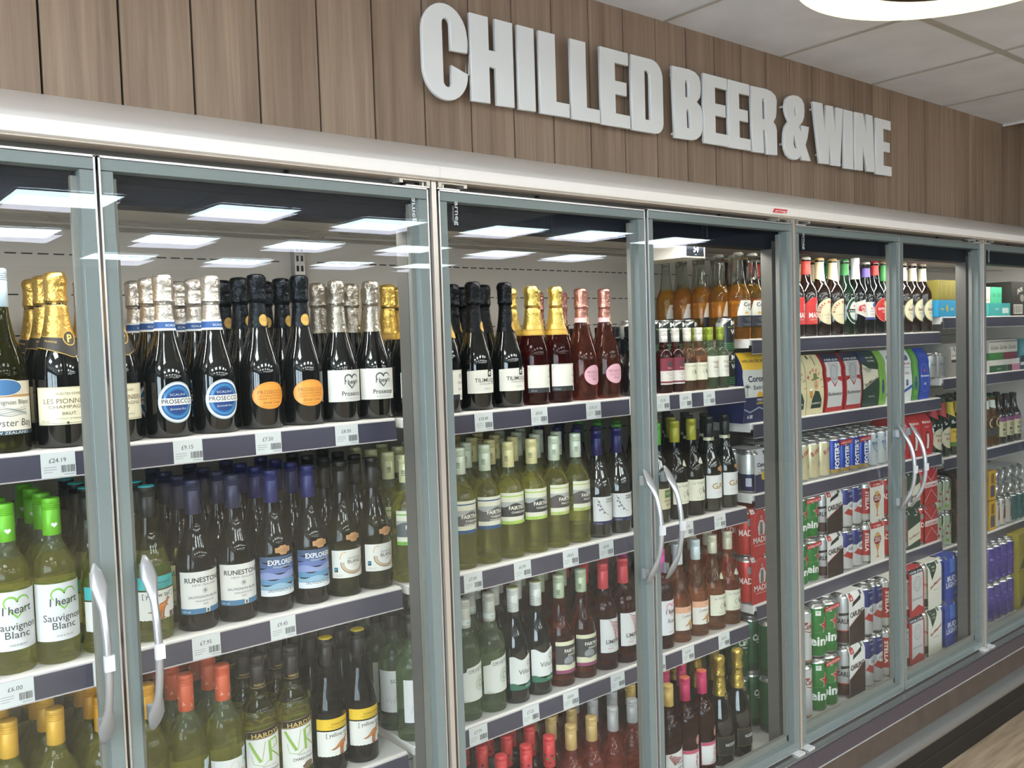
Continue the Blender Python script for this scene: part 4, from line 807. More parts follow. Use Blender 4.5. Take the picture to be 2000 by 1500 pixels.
def L_isla(p, pr, R):
    F = Flat(); d_isla(F); wrap(p, 'label', R, F); F = Flat()
    for u_, z_ in ((-8, 226), (6, 222), (12, 236), (-18, 238)): F.line([(u_-3, z_-2), (u_, z_+1), (u_+3, z_-1)], 1, '#e8d2c4', 1); F.line([(u_, z_+1), (u_-1, z_+5)], 1, '#e8d2c4', 1)
    wrap(p, 'cap_print', .01475, F, du=3)
bot('ycap', 'wine bottle with plain mustard yellow cap', 'wine bottle', 'bordeaux', HW, .0345, 'wine', ('screw', '#d9a93c', .219, None), plain(d_ycap), 'mustard-capped bottles')
bot('gold', 'wine bottle with orange-yellow cap and sunburst label', 'wine bottle', 'bordeaux', HW, .0350, 'wine', ('screw', '#cf9730', .219, None), plain(d_ycap), 'orange-yellow-capped bottles')
bot('isla', 'white wine bottle with orange-red bird-print cap', 'wine bottle', 'bordeaux', HW, .0350, 'wine', ('screw', '#cf5f3e', .212, None), L_isla, 'orange-red-capped bottles', level=.18, topglass='pale')
bot('hardy', 'white wine bottle, black cap with gold rim', 'wine bottle', 'bordeaux', HW, .0350, 'wine', ('screw', '#241f1a', .215, None), L_hardy, 'gold-rim black-cap bottles', level=.175, topglass='olive')
def d_soave(F): F.rect(-42, 44, 42, 140, '#d9dad8', 1); F.rect(-42, 38, 42, 44, '#33353a', 1); F.text('SOAVE', 8, 112, 12, '#44474a', 2, .005, fit=40); F.ring(6, 130, 3, 4, 1, '#6a6c6e', 2); [F.line([(-26+i*7, 66+3*math.sin(i*1.7)), (-22+i*7, 80+4*math.sin(i*2.3)), (-19+i*7, 68)], .7, '#8b8e90', 2) for i in range(8)]; F.rect(24, 38, 32, 47, '#d9dad8', 2)
bot('soave', 'pale green bottle with dark cap and tall white label', 'wine bottle', 'bordeaux', HW, .0365, 'pale', ('screw', '#2b2724', .226, None), plain(d_soave), 'dark-capped pale green bottles')
def d_orv(F):
    F.poly([(-40, 46), (44, 50), (44, 138), (-20, 126), (-22, 118), (-40, 112)], '#d3d6cf', 1); F.text('ORVIETO', 6, 116, 11, '#4c524c', 2, .005, fit=46, rot=.08); F.line([(-18, 113), (32, 117)], .6, '#8b918a', 2)
    for i in range(12): a = 2*pi*i/12; F.ring(16+10*math.cos(a), 86+12*math.sin(a), 5.5, 6.5, .8, '#7c9478', 2, 12)
    F.ring(16, 86, 7, 8, 2, '#7c9478', 3, 14); F.text('11% vol', -24, 48, 5, '#5f655f', 2)
def L_orv(p, pr, R):
    F = Flat(); d_orv(F); wrap(p, 'label', R, F); F = Flat(); F.rect(-46, 221, 46, 234, '#c9d2cc', 1); F.text('DOC', 3, 224, 7, '#55705c', 2); wrap(p, 'tax_band', .0149, F, du=4)
bot('orv', 'pale bottle with silver cap and green rosette label', 'wine bottle', 'bordeaux', HW, .0365, 'pale', ('screw', '#b8b8ae', .214, None), L_orv, 'silver-capped rosette-label bottles')
def L_vina(p, pr, R):
    F = Flat(); top = [(-40+i*5, 112+5*math.sin(i*.62+.6)) for i in range(17)][::-1]; F.poly([(-40, 48), (40, 48)]+top, '#dadcda', 1); F.poly([(-40, 34), (40, 34)]+[(-40+i*5, 47+4*math.sin(i*.62+.6)) for i in range(17)][::-1], '#2c6b55', 2)
    F.ring(14, 96, 5, 5.6, 1.4, '#55524a', 2, 16)
    for i in range(16): a = 2*pi*i/16; F.line([(14+6.4*math.cos(a), 96+7*math.sin(a)), (14+9.5*math.cos(a), 96+10.5*math.sin(a))], .9, '#55524a', 2)
    F.text('ViñaSol', 8, 72, 17, '#4a4f45', 2, .005, fit=52); F.text('Torres', 14, 62, 6, '#8d928d', 2, 0, fit=22, shear=.3); F.text('2021', 14, 56, 4, '#7d827d', 2); F.text('ORGANIC', 12, 39, 5.5, '#cfe0d8', 3, 0, fit=24); wrap(p, 'label', R, F)
    F = Flat()
    for k in range(4): F.line([(-44+i*4, 226+k*5+2.2*math.sin(i*.7+k)) for i in range(23)], .7, '#6b6e6a', 1)
    wrap(p, 'cap_print', .01475, F, du=4)
bot('vina', 'slim dark green bottle, white wave-pattern cap', 'wine bottle', 'hock', HW, .0365, 'dark', ('screw', '#d5d8d2', .213, '#8b8a4a'), L_vina, 'white-capped slim green bottles')
bot('fros', 'rosé bottle with sage cap and dark photo label', 'wine bottle', 'burgundy', HW, .0365, 'copper', ('screw', '#b7c4a6', .222, None), lambda p, pr, R: _fros(p, pr, R), 'sage-capped rosé bottles')
def _fros(p, pr, R):
    F = Flat(); F.rect(-42, 34, 42, 116, '#d9d5b5', 1); F.rect(-42, 58, 42, 106, '#3c3b3c', 2); F.ell(-6, 66, 15, 12, '#8d8f92', 3); F.rect(-42, 58, 42, 60, '#3c3b3c', 4); F.rect(-42, 34, 42, 43, '#8a3f66', 2); F.text('FAIRTRADE', 8, 88, 12, '#ebe8d8', 4, .02, fit=54); F.text('SHIRAZ ROSÉ', 10, 79, 7, '#ebe8d8', 4, .01, fit=40); fairtrade(F, 24, 48); wrap(p, 'label', R, F); coop(p, .0148, .240)
def d_lime(F):
    F.rect(-40, 48, 40, 138, '#d8d8d6', 1)
    for i in range(9): F.line([(30-i*2, 134-i*7), (14-i*1.5, 124-i*6), (-2+i*.8, 128-i*5), (-16+i*2.4, 136-i*6)], lambda t: 3.2*(1-abs(t-.35)), '#b9565c' if i % 2 else '#8f3a44', 2)
    F.poly([(18, 108), (28, 136), (36, 120), (30, 104)], '#2d2a2e', 3); F.text('LIMETREE', 4, 72, 15, '#333437', 3, .02, fit=58); F.text('WINE OF HUNGARY', 4, 65, 5, '#6b6c6e', 3, 0, fit=42); F.text('ROSÉ', -12, 57, 6, '#b9565c', 3, .01); bits(F, 4, 52, 50, 1, 2, '#8d8e90', .7)
bot('lime', 'rosé bottle with salmon red cap and feather label', 'wine bottle', 'bordeaux', HW, .0365, 'rosedk', ('screw', '#c8454f', .213, None), plain(d_lime), 'salmon-red-capped rosé bottles')
bot('ihr', 'rosé bottle with pink heart-print cap', 'wine bottle', 'bordeaux', HW, .0360, 'rosedk', ('screw', '#cf4fa0', .214, None), L_ih('#dadade', '#d9798f', 'Rosé', ''), 'pink-heart-cap rosé bottles', level=.185, topglass='rose')
def L_b4(bg, fn=None):
    def f_(F): F.rect(-40, 30, 40, 110, bg, 1); bits(F, 2, 90, 50, 8, 6, '#8b7d80', 1)
    return plain(fn or f_)
HB = .300
bot('grey', 'bottle with plain grey-green cap', 'wine bottle', 'bordeaux', .265, .0365, 'pale', ('screw', '#a9ab9c', .205, None), L_b4('#cfcfc9'), 'grey-capped bottles')
def L_fruit(p, pr, R):
    F = Flat(); F.rect(-42, 30, 42, 110, '#c9506a', 1); wrap(p, 'label', R, F); F = Flat()
    for i in range(14): F.ell(-40+i*6, 214+(i*17) % 26, 3.6, 3.4, ('#5b2240', '#3f7a3a', '#7a1c30')[i % 3], 1, 10)
    wrap(p, 'cap_print', .01485, F, du=3)
bot('fruit', 'red-capped fruit wine bottle with berry-print neck', 'wine bottle', 'bordeaux', .283, .0355, 'rosedk', ('screw', '#c23a3c', .205, None), L_fruit, 'berry-print-neck bottles')
bot('goldc', 'rosé bottle with gold cap', 'wine bottle', 'bordeaux', .288, .0350, 'rose', ('screw', '#b69a62', .222, None), L_b4('#d9c7ce'), 'gold-capped rosé bottles')
bot('silv', 'rosé bottle with silver cap', 'wine bottle', 'bordeaux', .290, .0350, 'rose', ('screw', '#a9a9a9', .222, None), L_b4('#b3a2c2'), 'silver-capped rosé bottles')
def d_blos(F):
    F.poly([(-38, 46), (-30, 36), (0, 30), (30, 36), (38, 46), (38, 122), (-38, 106)], '#d9d6d2', 1)
    for i in range(7): F.line([(-28+i*2, 98-i*3), (-22+i*6, 106-i*2)], 3, '#a8434f' if i % 2 else '#7c3038', 2)
    F.text('BLOSSOM', 6, 78, 10, '#3c3a3b', 2, .01, fit=44); F.text('HILL', 8, 66, 10, '#3c3a3b', 2, .01, fit=20); F.ring(4, 66, 30, 30, .8, '#9b8d8a', 2, 30, pi*.9, pi*1.7); [F.line([(8, 48), (8+14*math.cos(a), 46+9*math.sin(a))], 2.6, '#b05a54', 2) for a in (0, .7, 2.4, 3.1, 5.6)]
bot('blos', 'dark rosé bottle with gold cap and leafy label', 'wine bottle', 'bordeaux', .290, .0350, 'rosedk', ('screw', '#c0a15a', .224, None), plain(d_blos), 'gold-capped leafy-label bottles')
def L_bare(p, pr, R):
    F = Flat(); F.rect(-40, 30, 40, 96, '#dcd9d6', 1); F.line([(-39, 31), (39, 31), (39, 95), (-39, 95), (-39, 31)], 2.4, '#a8475e', 2); F.rect(-38, 86, 38, 94, '#c0506a', 2)
    F.ell(6, 72, 3.4, 5, '#c65a74', 3, 12); F.ell(3, 60, 2.6, 8, '#c65a74', 3, 12); F.ell(5, 50, 2.4, 3, '#c65a74', 3, 10); [F.ell(2+i*3, 79+i*.6, 1.2, 1.5, '#c65a74', 3, 8) for i in range(4)]; F.text('WHITE', 4, 41, 5.5, '#a05a68', 3, 0, fit=20); F.text('ZINFANDEL', 4, 35, 5.5, '#a05a68', 3, 0, fit=32); wrap(p, 'label', R, F)
    F = Flat(); F.ell(14, 120, 12, 14, '#a98052', 1); F.ell(14, 120, 9, 11, '#c0748a', 2); bits(F, 14, 123, 12, 3, 3, '#e6cfd2', .8); wrap(p, 'bronze_seal', R, F)
bot('baref', 'dark rosé bottle with raspberry cap and bronze seal', 'wine bottle', 'bordeaux', .292, .0350, 'rosedk', ('screw', '#b82a5c', .218, '#c0603c'), L_bare, 'raspberry-capped bottles')
def L_noz(p, pr, R):
    F = Flat(); F.rect(-42, 34, 42, 88, '#171614', 1); F.line([(-41, 35), (41, 35), (41, 87), (-41, 87), (-41, 35)], 1, '#7d6a42', 2); F.text('NOZECO', 4, 60, 12, '#d8d8d6', 2, .02, fit=46); bits(F, 4, 54, 30, 1, 2, '#6b6a66', .6); bits(F, 4, 80, 26, 2, 3, '#6b5c40', .6); wrap(p, 'label', R, F)
    F = Flat(); F.ell(4, 200, 8, 10, '#1a1917', 1); F.ring(4, 200, 8, 10, 1, '#b3a16c', 2); F.text('nz', 4, 197, 9, '#cfc08c', 2); conewrap(p, 'neck_seal', [(r_+.001, z_) for r_, z_ in pr], F, du=3)
bot('noz', 'black sparkling bottle with crinkled gold neck foil', 'sparkling wine bottle', 'prosecco', .315, .0400, 'black', ('foil', '#b8a050', .200, .0175), L_noz, 'black bottles with gold neck foil', name='sparkling_wine_bottle', rows=3)
# beers
def d_cor(F):
    F.poly([(-40, 72), (44, 72), (44, 118), (-28, 118), (-34, 100), (-40, 78)], '#d8d6cb', 1); F.rect(-40, 38, 44, 72, '#20202a', 1); F.text('Corona', 8, 100, 17, '#1c2248', 2, .02, fit=56); F.text('Extra', 12, 88, 12, '#1c2248', 2, .01, fit=28); F.ell(-10, 80, 7, 4, '#c9a25a', 2, 12); F.poly([(14, 76), (26, 76), (28, 84), (23, 80), (20, 85), (17, 80), (12, 84)], '#caa24a', 3); bits(F, 6, 64, 46, 3, 4, '#7d7e88', 1); bits(F, 6, 46, 60, 2, 3.4, '#8d8e96', 1)
bot('cor', 'large clear beer bottle with gold-brown beer', 'beer bottle', 'corona', .266, .0345, 'amber', ('crown', '#c9c5bb', 0, None), plain(d_cor), 'clear bottles of golden beer', level=.176, topglass='clear', name='beer_bottle', rows=6)
def d_desp(F): F.rect(-40, 40, 44, 132, '#2b211c', 1); F.rect(-40, 98, 44, 124, '#b3222c', 2); F.text('DESPERADOS', 20, 102, 20, '#ece6d8', 3, .02, fit=110); F.ell(8, 72, 16, 14, '#c9a53a', 3)
bot('desp', 'dark beer bottle with red band, behind door frame', 'beer bottle', 'beer', .262, .0345, 'brown', ('crown', '#c0955c', 0, None), plain(d_desp), 'red-band beer bottles', name='beer_bottle', rows=3)
def neckcol(p, pr, c_, z0, z1, slope=0):
    F = Flat(); F.poly([(-50, z0), (-25, z0-slope*.3), (5, z0-slope), (25, z0-slope*.6), (50, z0), (50, z1), (-50, z1)], c_, 1); conewrap(p, 'neck_label', pr, F, du=4)
def beerL(fn, nc=None, z0=196, z1=252, slope=0, extra=None):
    def f_(p, pr, R):
        F = Flat(); fn(F); wrap(p, 'label', R, F)
        if nc: neckcol(p, pr, nc, z0, z1, slope)
        if extra: extra(p, pr, R)
    return f_
def d_mad(F):
    F.rect(-44, 40, 44, 100, '#c8302e', 1); F.poly([(-44, 100), (44, 100)]+[(44-88*i/12, 100+30*math.sin(pi*i/12)) for i in range(13)], '#c8302e', 1); F.text('MADRÍ', 4, 62, 24, '#ece4dc', 2, .02, fit=58); F.text('EXCEPCIONAL', 4, 53, 7, '#e3cfc8', 2, 0, fit=48); bits(F, 8, 47, 34, 1, 2, '#e3cfc8', .8)
    F.poly([(4, 84), (18, 84), (20, 104), (16, 110), (8, 110), (3, 102)], '#cfc8c4', 2); F.ell(12, 116, 4.4, 5.6, '#b9a59c', 3, 12); F.poly([(7, 118), (17, 118), (16, 122), (8, 122)], '#4b4644', 4); F.poly([(8, 86), (15, 86), (16, 104), (8, 104)], '#6b6664', 3)
HBB = .264
bot('madri', 'beer bottle with solid red label and red neck', 'beer bottle', 'beer', HBB, .0345, 'brown', ('crown', '#d8d4cc', 0, None), beerL(d_mad, '#cf4438', 206, 250), 'red-labelled beer bottles', name='beer_bottle', rows=3)
def d_mor(F):
    F.ell(2, 82, 46, 44, '#ddd3b0', 1, 40); F.ring(2, 82, 45, 43, .8, '#a89a6a', 2, 40)
    for i, ch in enumerate('BIRRA MORETTI'): a = pi*.98-i*pi*.075; F.text(ch, 2+33*math.cos(a), 82+31*math.sin(a)-3, 12, '#a8322c', 3, .02, rot=a-pi/2)
    F.ell(20, 92, 8, 10, '#3d3a30', 3, 14); F.poly([(10, 100), (30, 100), (26, 108), (14, 108)], '#4a3f2c', 4); F.ell(20, 94, 4.6, 5.4, '#c9a07c', 4, 12); F.poly([(8, 80), (32, 80), (28, 90), (12, 90)], '#2f4a38', 3); F.text("L'AUTENTICA", 2, 68, 8, '#8a8260', 3, 0, fit=56); F.text('DAL 1859', 2, 58, 5, '#a39a70', 3, 0, fit=26)
bot('mor', 'beer bottle with cream oval label, red arc lettering', 'beer bottle', 'beer', HBB, .0350, 'brown', ('crown', '#c9a86a', 0, None), beerL(d_mor, '#dccfa6', 198, 250, 18), 'cream-oval beer bottles', name='beer_bottle', rows=3)
def d_hei(F): F.ell(2, 84, 34, 46, '#d7dcd5', 1, 34); F.ell(2, 84, 31, 43, '#173d22', 2, 34); F.ell(2, 84, 23, 32, '#dfe3dc', 3, 30); F.star(2, 100, 8, '#c62b2b', 4); F.rect(-31, 78, 35, 90, '#111a14', 4); F.text('Heineken', 2, 80, 10, '#eef0ea', 5, .01, fit=50); bits(F, 2, 70, 34, 3, 4, '#7d8a80', .8)
bot('hein', 'green beer bottle with red star label', 'beer bottle', 'beer', HBB, .0330, 'greenb', ('crown', '#3c8a48', 0, None), beerL(d_hei, '#2f7a3c', 208, 248), 'red-star green beer bottles', name='beer_bottle', rows=3)
def d_ste(F): F.poly([(-40, 112), (0, 122), (40, 126), (44, 100), (40, 70), (30, 58), (0, 62), (-40, 78)], '#dcd9d2', 1); F.poly([(-22, 100), (0, 106), (30, 96), (34, 84), (20, 76), (-4, 78), (-26, 84)], '#b9252e', 2); F.text('STELLA', 4, 90, 12, '#eee4d8', 3, .02, fit=40); F.text('ARTOIS', 6, 79, 12, '#eee4d8', 3, .02, fit=40); F.ring(4, 90, 32, 18, 1, '#c0a050', 2)
bot('stella', 'beer bottle with white-foiled neck and red badge', 'beer bottle', 'beer', .268, .0340, 'black', ('none', '#e5e3df', 0, None), beerL(d_ste, '#e4e2de', 196, 270), 'white-foiled beer bottle', name='beer_bottle', rows=2)
def d_kro(F): F.rect(-38, 52, 38, 114, '#dddbd6', 1); F.ell(2, 104, 10, 9, '#35468f', 2); F.text('K1664', 2, 88, 9, '#b3343a', 2, .02, fit=34); F.text('KRONENBOURG', 2, 80, 5, '#3a468f', 2, 0, fit=46); F.rect(-38, 52, 38, 60, '#3a468f', 2); bits(F, 2, 72, 40, 2, 4, '#b3343a', 1)
bot('kron', 'beer bottle with blue, white and purple label', 'beer bottle', 'beer', .258, .0300, 'dark', ('crown', '#cfcdc6', 0, None), beerL(d_kro, '#6a5aa8', 204, 236), 'blue and white beer bottle', name='beer_bottle', rows=3)
def d_est(F): F.ell(4, 86, 40, 44, '#c22a2c', 1, 36); F.ring(4, 86, 38, 42, .8, '#e3c9a0', 2, 36); F.text('ESTRELLA', 4, 86, 11, '#f0e6da', 2, .02, fit=56); F.text('DAMM', 6, 76, 8, '#f0e6da', 2, .02, fit=26); F.star(4, 108, 7, '#e3b84c', 2)
bot('estr', 'beer bottle with round bright red label', 'beer bottle', 'beer', HBB, .0340, 'black', ('crown', '#b8343a', 0, None), beerL(d_est, '#b9302c', 212, 248), 'round red-label beer bottle', name='beer_bottle', rows=3)
def d_sta(F): F.poly([(-40, 46), (40, 52), (40, 120), (0, 126), (-40, 116)], '#d6d0a8', 1); F.text('Staropramen', 4, 84, 14, '#24382c', 2, .01, fit=62, shear=.15); F.ell(0, 108, 8, 9, '#8a7a48', 2); bits(F, 2, 72, 40, 4, 5, '#8b8558', .8)
bot('star', 'green-necked beer bottle with pale gold label', 'beer bottle', 'beer', HBB, .0310, 'greenb', ('crown', '#b9966a', 0, None), beerL(d_sta, '#55a55c', 196, 250, 10), 'green-necked beer bottle', name='beer_bottle', rows=3)
def d_pea(F): F.rect(-40, 50, 44, 116, '#cfcfcf', 1); bits(F, 4, 100, 50, 6, 8, '#6b6b6b', 1.4)
bot('peach', 'dark beer bottle with grey-white label by frame', 'beer bottle', 'beer', HBB, .0300, 'brown', ('crown', '#cdbfae', 0, None), beerL(d_pea, '#e3ddd8', 196, 208), 'grey-label beer bottle', name='beer_bottle', rows=3)
def d_sm(F): F.ell(4, 84, 40, 44, '#8f8a5c', 1, 36); F.ell(4, 84, 37, 41, '#dbd3b2', 2, 36); F.text('San', -10, 82, 15, '#3c3a36', 3, .02, fit=20); F.text('Miguel', 16, 82, 19, '#c0382e', 3, .02, fit=34, shear=.2); F.text('ESPECIAL', 4, 70, 6, '#5a5442', 3, 0, fit=36); bits(F, 4, 106, 24, 2, 4, '#8a8260', .8)
bot('sm', 'beer bottle with cream neck and cream oval label', 'beer bottle', 'beer', HBB, .0350, 'brown', ('crown', '#c0aa92', 0, None), beerL(d_sm, '#d8d2b6', 196, 246), 'cream-necked beer bottles', name='beer_bottle', rows=3)
def d_that(a, b_, c1, bg, sh):
    def f_(F): F.ell(2, 76, 40, 44, '#8a6a4a', 1, 34); F.ell(2, 76, 38.5, 42.5, bg, 2, 34); F.text("THATCHERS", 4, 86, 12, '#2c2c26', 3, .02, fit=60); F.text(a, 6, 66, 17, c1, 3, .02, fit=44); F.ell(10, 50, 7, 9, sh, 3, 14)
    return f_
bot('katy', 'cider bottle with red neck flap and cream oval', 'cider bottle', 'cider', .232, .0335, 'greenb', ('crown', '#1e2420', 0, None), beerL(d_that('KATY', '', '#a8262c', '#d8d2b4', '#a8262c'), '#b9363a', 172, 214, 22), 'red-necked cider bottles', name='cider_bottle')
bot('gold2', 'cider bottle with yellow neck flap and label', 'cider bottle', 'cider', .232, .0335, 'greenb', ('crown', '#1e2420', 0, None), beerL(lambda F: (F.rect(-40, 46, 40, 108, '#d9b93a', 1), F.rect(-40, 34, 40, 52, '#4f7a2c', 2), F.text("THATCHERS", 4, 90, 12, '#2c2c26', 3, .02, fit=60), F.text('Gold', 6, 66, 19, '#3a3320', 3, .02, fit=38)), '#d9c03a', 172, 214, 22), 'yellow-necked cider bottles', name='cider_bottle')
bot('om', 'cider bottle with purple and cream label', 'cider bottle', 'cider', .215, .0335, 'brown', ('crown', '#23242c', 0, None), beerL(lambda F: (F.rect(-42, 30, 42, 96, '#cfc79e', 1), F.rect(-42, 96, 42, 114, '#8a4a78', 1), F.text('OLD', 4, 74, 20, '#2e2c26', 2, .02, fit=40), F.text('MOUT', 4, 54, 20, '#2e2c26', 2, .02, fit=46), F.text('CIDER', 4, 36, 18, '#2e2c26', 2, .02, fit=44)), None), 'purple and cream cider bottles', name='cider_bottle')
bot('bulm', 'clear cider bottle with round cream badge', 'cider bottle', 'cider', .215, .0310, 'amber', ('crown', '#2b5a3c', 0, None), beerL(lambda F: (F.ell(4, 100, 18, 20, '#d0c49a', 1), F.ell(4, 100, 13, 15, '#3c3226', 2), F.rect(-36, 40, 36, 78, '#2a2a24', 1), bits(F, 4, 70, 44, 6, 5, '#8b8468', .8)), '#cfd6cc', 168, 196, 10), 'badge-label cider bottles', name='cider_bottle')

def make_bottle(key):
    d = PROD[key]; H, R = d['H'], d['R']; pr = shape(d['kind'], H, R); root = empty(d['name'])
    b = MB(); g = GLS[d['glass']]; tg = GLS[d['topglass']] if d['topglass'] else None
    pr2 = [(0, .0004)]+pr if pr[0][0] > 0 else pr
    if tg: 
        lv = d['level']*H/.28; out = []
        for a, q in zip(pr2, pr2[1:]):
            out.append(a)
            if a[1] < lv < q[1]: t = (lv-a[1])/(q[1]-a[1]); out.append((a[0]+(q[0]-a[0])*t, lv))
        out.append(pr2[-1]); pr2 = out
        b.lathe(pr2, g, 36, mfn=lambda z: tg if z > lv else g)
    else: b.lathe(pr2, g, 36)
    b.build('glass_body', root, sharp=50)
    ct, cc, z0, ex = d['cap']
    if ct == 'screw': cap_screw(root, z0*H/.281 if H > .25 else z0, H, cc, top=ex)
    elif ct == 'screwm': cap_screw(root, z0, H, cc, R=.0118)
    elif ct == 'foil': foilcap(root, pr, z0, H, cc, ex or .0187)
    elif ct == 'crown': crown(root, H, cc)
    elif ct == 'none': b = MB(); b.lathe([(.0152, H-.02), (.0158, H-.004), (.013, H), (0, H)], P(cc, .5), 24); b.build('neck_foil', root)
    d['draw'](root, pr, R)
    return root
protos = {}
def dup(root):
    r_ = root.copy(); COL.objects.link(r_)
    for ch in list(root.children):
        q = ch.copy(); COL.objects.link(q); q.parent = r_
        for g in ch.children: h = g.copy(); COL.objects.link(h); h.parent = q
    return r_
ordw = {1: [''], 2: ['left one', 'right one'], 3: ['leftmost', 'middle one', 'rightmost'], 4: ['leftmost', 'second from left', 'third from left', 'rightmost'], 5: ['leftmost', 'second from left', 'middle one', 'fourth from left', 'rightmost'], 6: ['leftmost', 'second from left', 'third from left', 'fourth from left', 'fifth from left', 'rightmost']}
def label(desc, ordn, row, shelf):
    q = [desc]+[x for x in (ordn, row, shelf) if x]; s_ = ', '.join(q)
    if len(s_.split()) > 16 and shelf: s_ = ', '.join([x for x in (desc, ordn, row) if x])
    return s_
rn = ['front row', 'second row back', 'third row back', 'fourth row back', 'fifth row back', 'sixth row back']
def get(key, maker):
    if key not in protos: protos[key] = [maker(key), False]
    p = protos[key]
    if not p[1]: p[1] = True; return p[0]
    return dup(p[0])
def place(items, z, y0, shelf, depth=.37, fixx=()):
    xs = [x for _, x in items]; Rs = [PROD[k]['R'] for k, _ in items]
    for _ in range(60):
        for i in range(len(xs)-1):
            g = Rs[i]+Rs[i+1]+.0012-(xs[i+1]-xs[i])
            if g > 0: xs[i] -= g/2; xs[i+1] += g/2
    cnt = {}
    for k, _ in items: cnt[k] = cnt.get(k, 0)+1
    idx = {}
    for i, (k, _) in enumerate(items):
        d = PROD[k]; j = idx.get(k, 0); idx[k] = j+1; R = d['R']; nr = d['rows']
        for q in range(nr):
            yy = y0+(R-.0345 if y0 > .15 else 0)+q*(2*R+.0035)
            if yy+R > .572: break
            o = get(k, make_bottle); rnd = random.Random(i*31+q*7+int(z*100)); dx = rnd.uniform(-.0005, .0005) if q == 0 else rnd.uniform(-.0004, .0004)
            o.location = (xs[i]+dx, yy, z); o.rotation_euler = (0, 0, d['rot']+rnd.uniform(-.1, .1)+(rnd.uniform(-.5, .5) if q else 0))
            tag(o, label(d['desc'], ordw[cnt[k]][j], rn[q], shelf), d['cat'], d['grp'])
A1 = [('oyster', .283), ('champ', .372), ('champ', .460), ('blue', .553), ('blue', .642), ('orange', .735), ('orange', .828), ('ihp', .9105)]
place([('oyster', .200)]+A1+[('ihp', .9935)], SH['A'][0], .2085, 'top shelf')
place([('cava', 1.090), ('cava', 1.179), ('tili', 1.272), ('tili', 1.368), ('cavar', 1.452), ('cavar', 1.533), ('rprosecco', 1.622), ('rprosecco', 1.709)], SH['B'][0], .2085, 'top shelf')
place([('minip', 1.788), ('minip', 1.846)], SH['B'][0], .202, 'top shelf')
place([('minir', 1.914), ('minir', 1.964), ('miniv', 2.016), ('miniv', 2.067), ('minic', 2.117), ('minic', 2.168)], SH['B'][0], .198, 'top shelf')
place([('ihsb', .203), ('ihsb', .273), ('ihsb', .342), ('ytsb', .419), ('ytsb', .503), ('rune', .586), ('rune', .663), ('expl', .742), ('expl', .822), ('blanc', .899), ('blanc', .975)], SH['A'][1], .2045, 'second shelf')
place([('chenin', 1.060), ('chenin', 1.133), ('torr', 1.208), ('torr', 1.282), ('char', 1.355), ('char', 1.430), ('pinot', 1.505), ('pinot', 1.580), ('fsb', 1.659), ('fsb', 1.735), ('gren', 1.815), ('gren', 1.894), ('vf', 1.973), ('vf', 2.048), ('gavi', 2.128), ('gavi', 2.205)], SH['B'][1], .2045, 'second shelf')
place([('ycap', .185), ('ycap', .258), ('ycap', .330), ('gold', .407), ('gold', .484), ('isla', .556), ('isla', .624), ('hardy', .694), ('hardy', .768), ('ytch', .848), ('ytch', .924)], SH['A'][2], .2045, 'third shelf')
place([('soave', 1.058), ('soave', 1.134), ('orv', 1.207), ('orv', 1.281), ('vina', 1.356), ('vina', 1.430), ('fros', 1.509), ('fros', 1.588), ('lime', 1.669), ('lime', 1.746), ('ihr', 1.823), ('ihr', 1.898), ('ytr', 1.974), ('ytr', 2.054), ('vfr', 2.134), ('vfr', 2.208)], SH['B'][2], .2045, 'third shelf')
place([('grey', 1.161), ('fruit', 1.240), ('fruit', 1.316), ('fruit', 1.389), ('goldc', 1.461), ('goldc', 1.533), ('silv', 1.610), ('silv', 1.683), ('blos', 1.755), ('blos', 1.826), ('baref', 1.897), ('baref', 1.970), ('noz', 2.050), ('noz', 2.135)], DECK+.0005, .124, 'base of fridge')
place([('cor', 2.287), ('cor', 2.359), ('desp', 2.433)], SH['C'][0], .205, 'top beer shelf')
place([('madri', 2.581), ('madri', 2.656), ('mor', 2.738), ('mor', 2.820), ('hein', 2.893), ('stella', 2.965), ('kron', 3.030), ('estr', 3.098), ('star', 3.164), ('peach', 3.228), ('sm', 3.306), ('sm', 3.384), ('sm', 3.462)], SH['C'][0], .205, 'top beer shelf')
place([('katy', 3.530), ('katy', 3.603), ('gold2', 3.675), ('gold2', 3.748)], SH['D'][2], .203, 'third shelf of farthest fridge')
place([('bulm', 4.000), ('bulm', 4.066), ('om', 4.142), ('om', 4.220), ('om', 4.298)], SH['D'][2], .203, 'third shelf of farthest fridge')

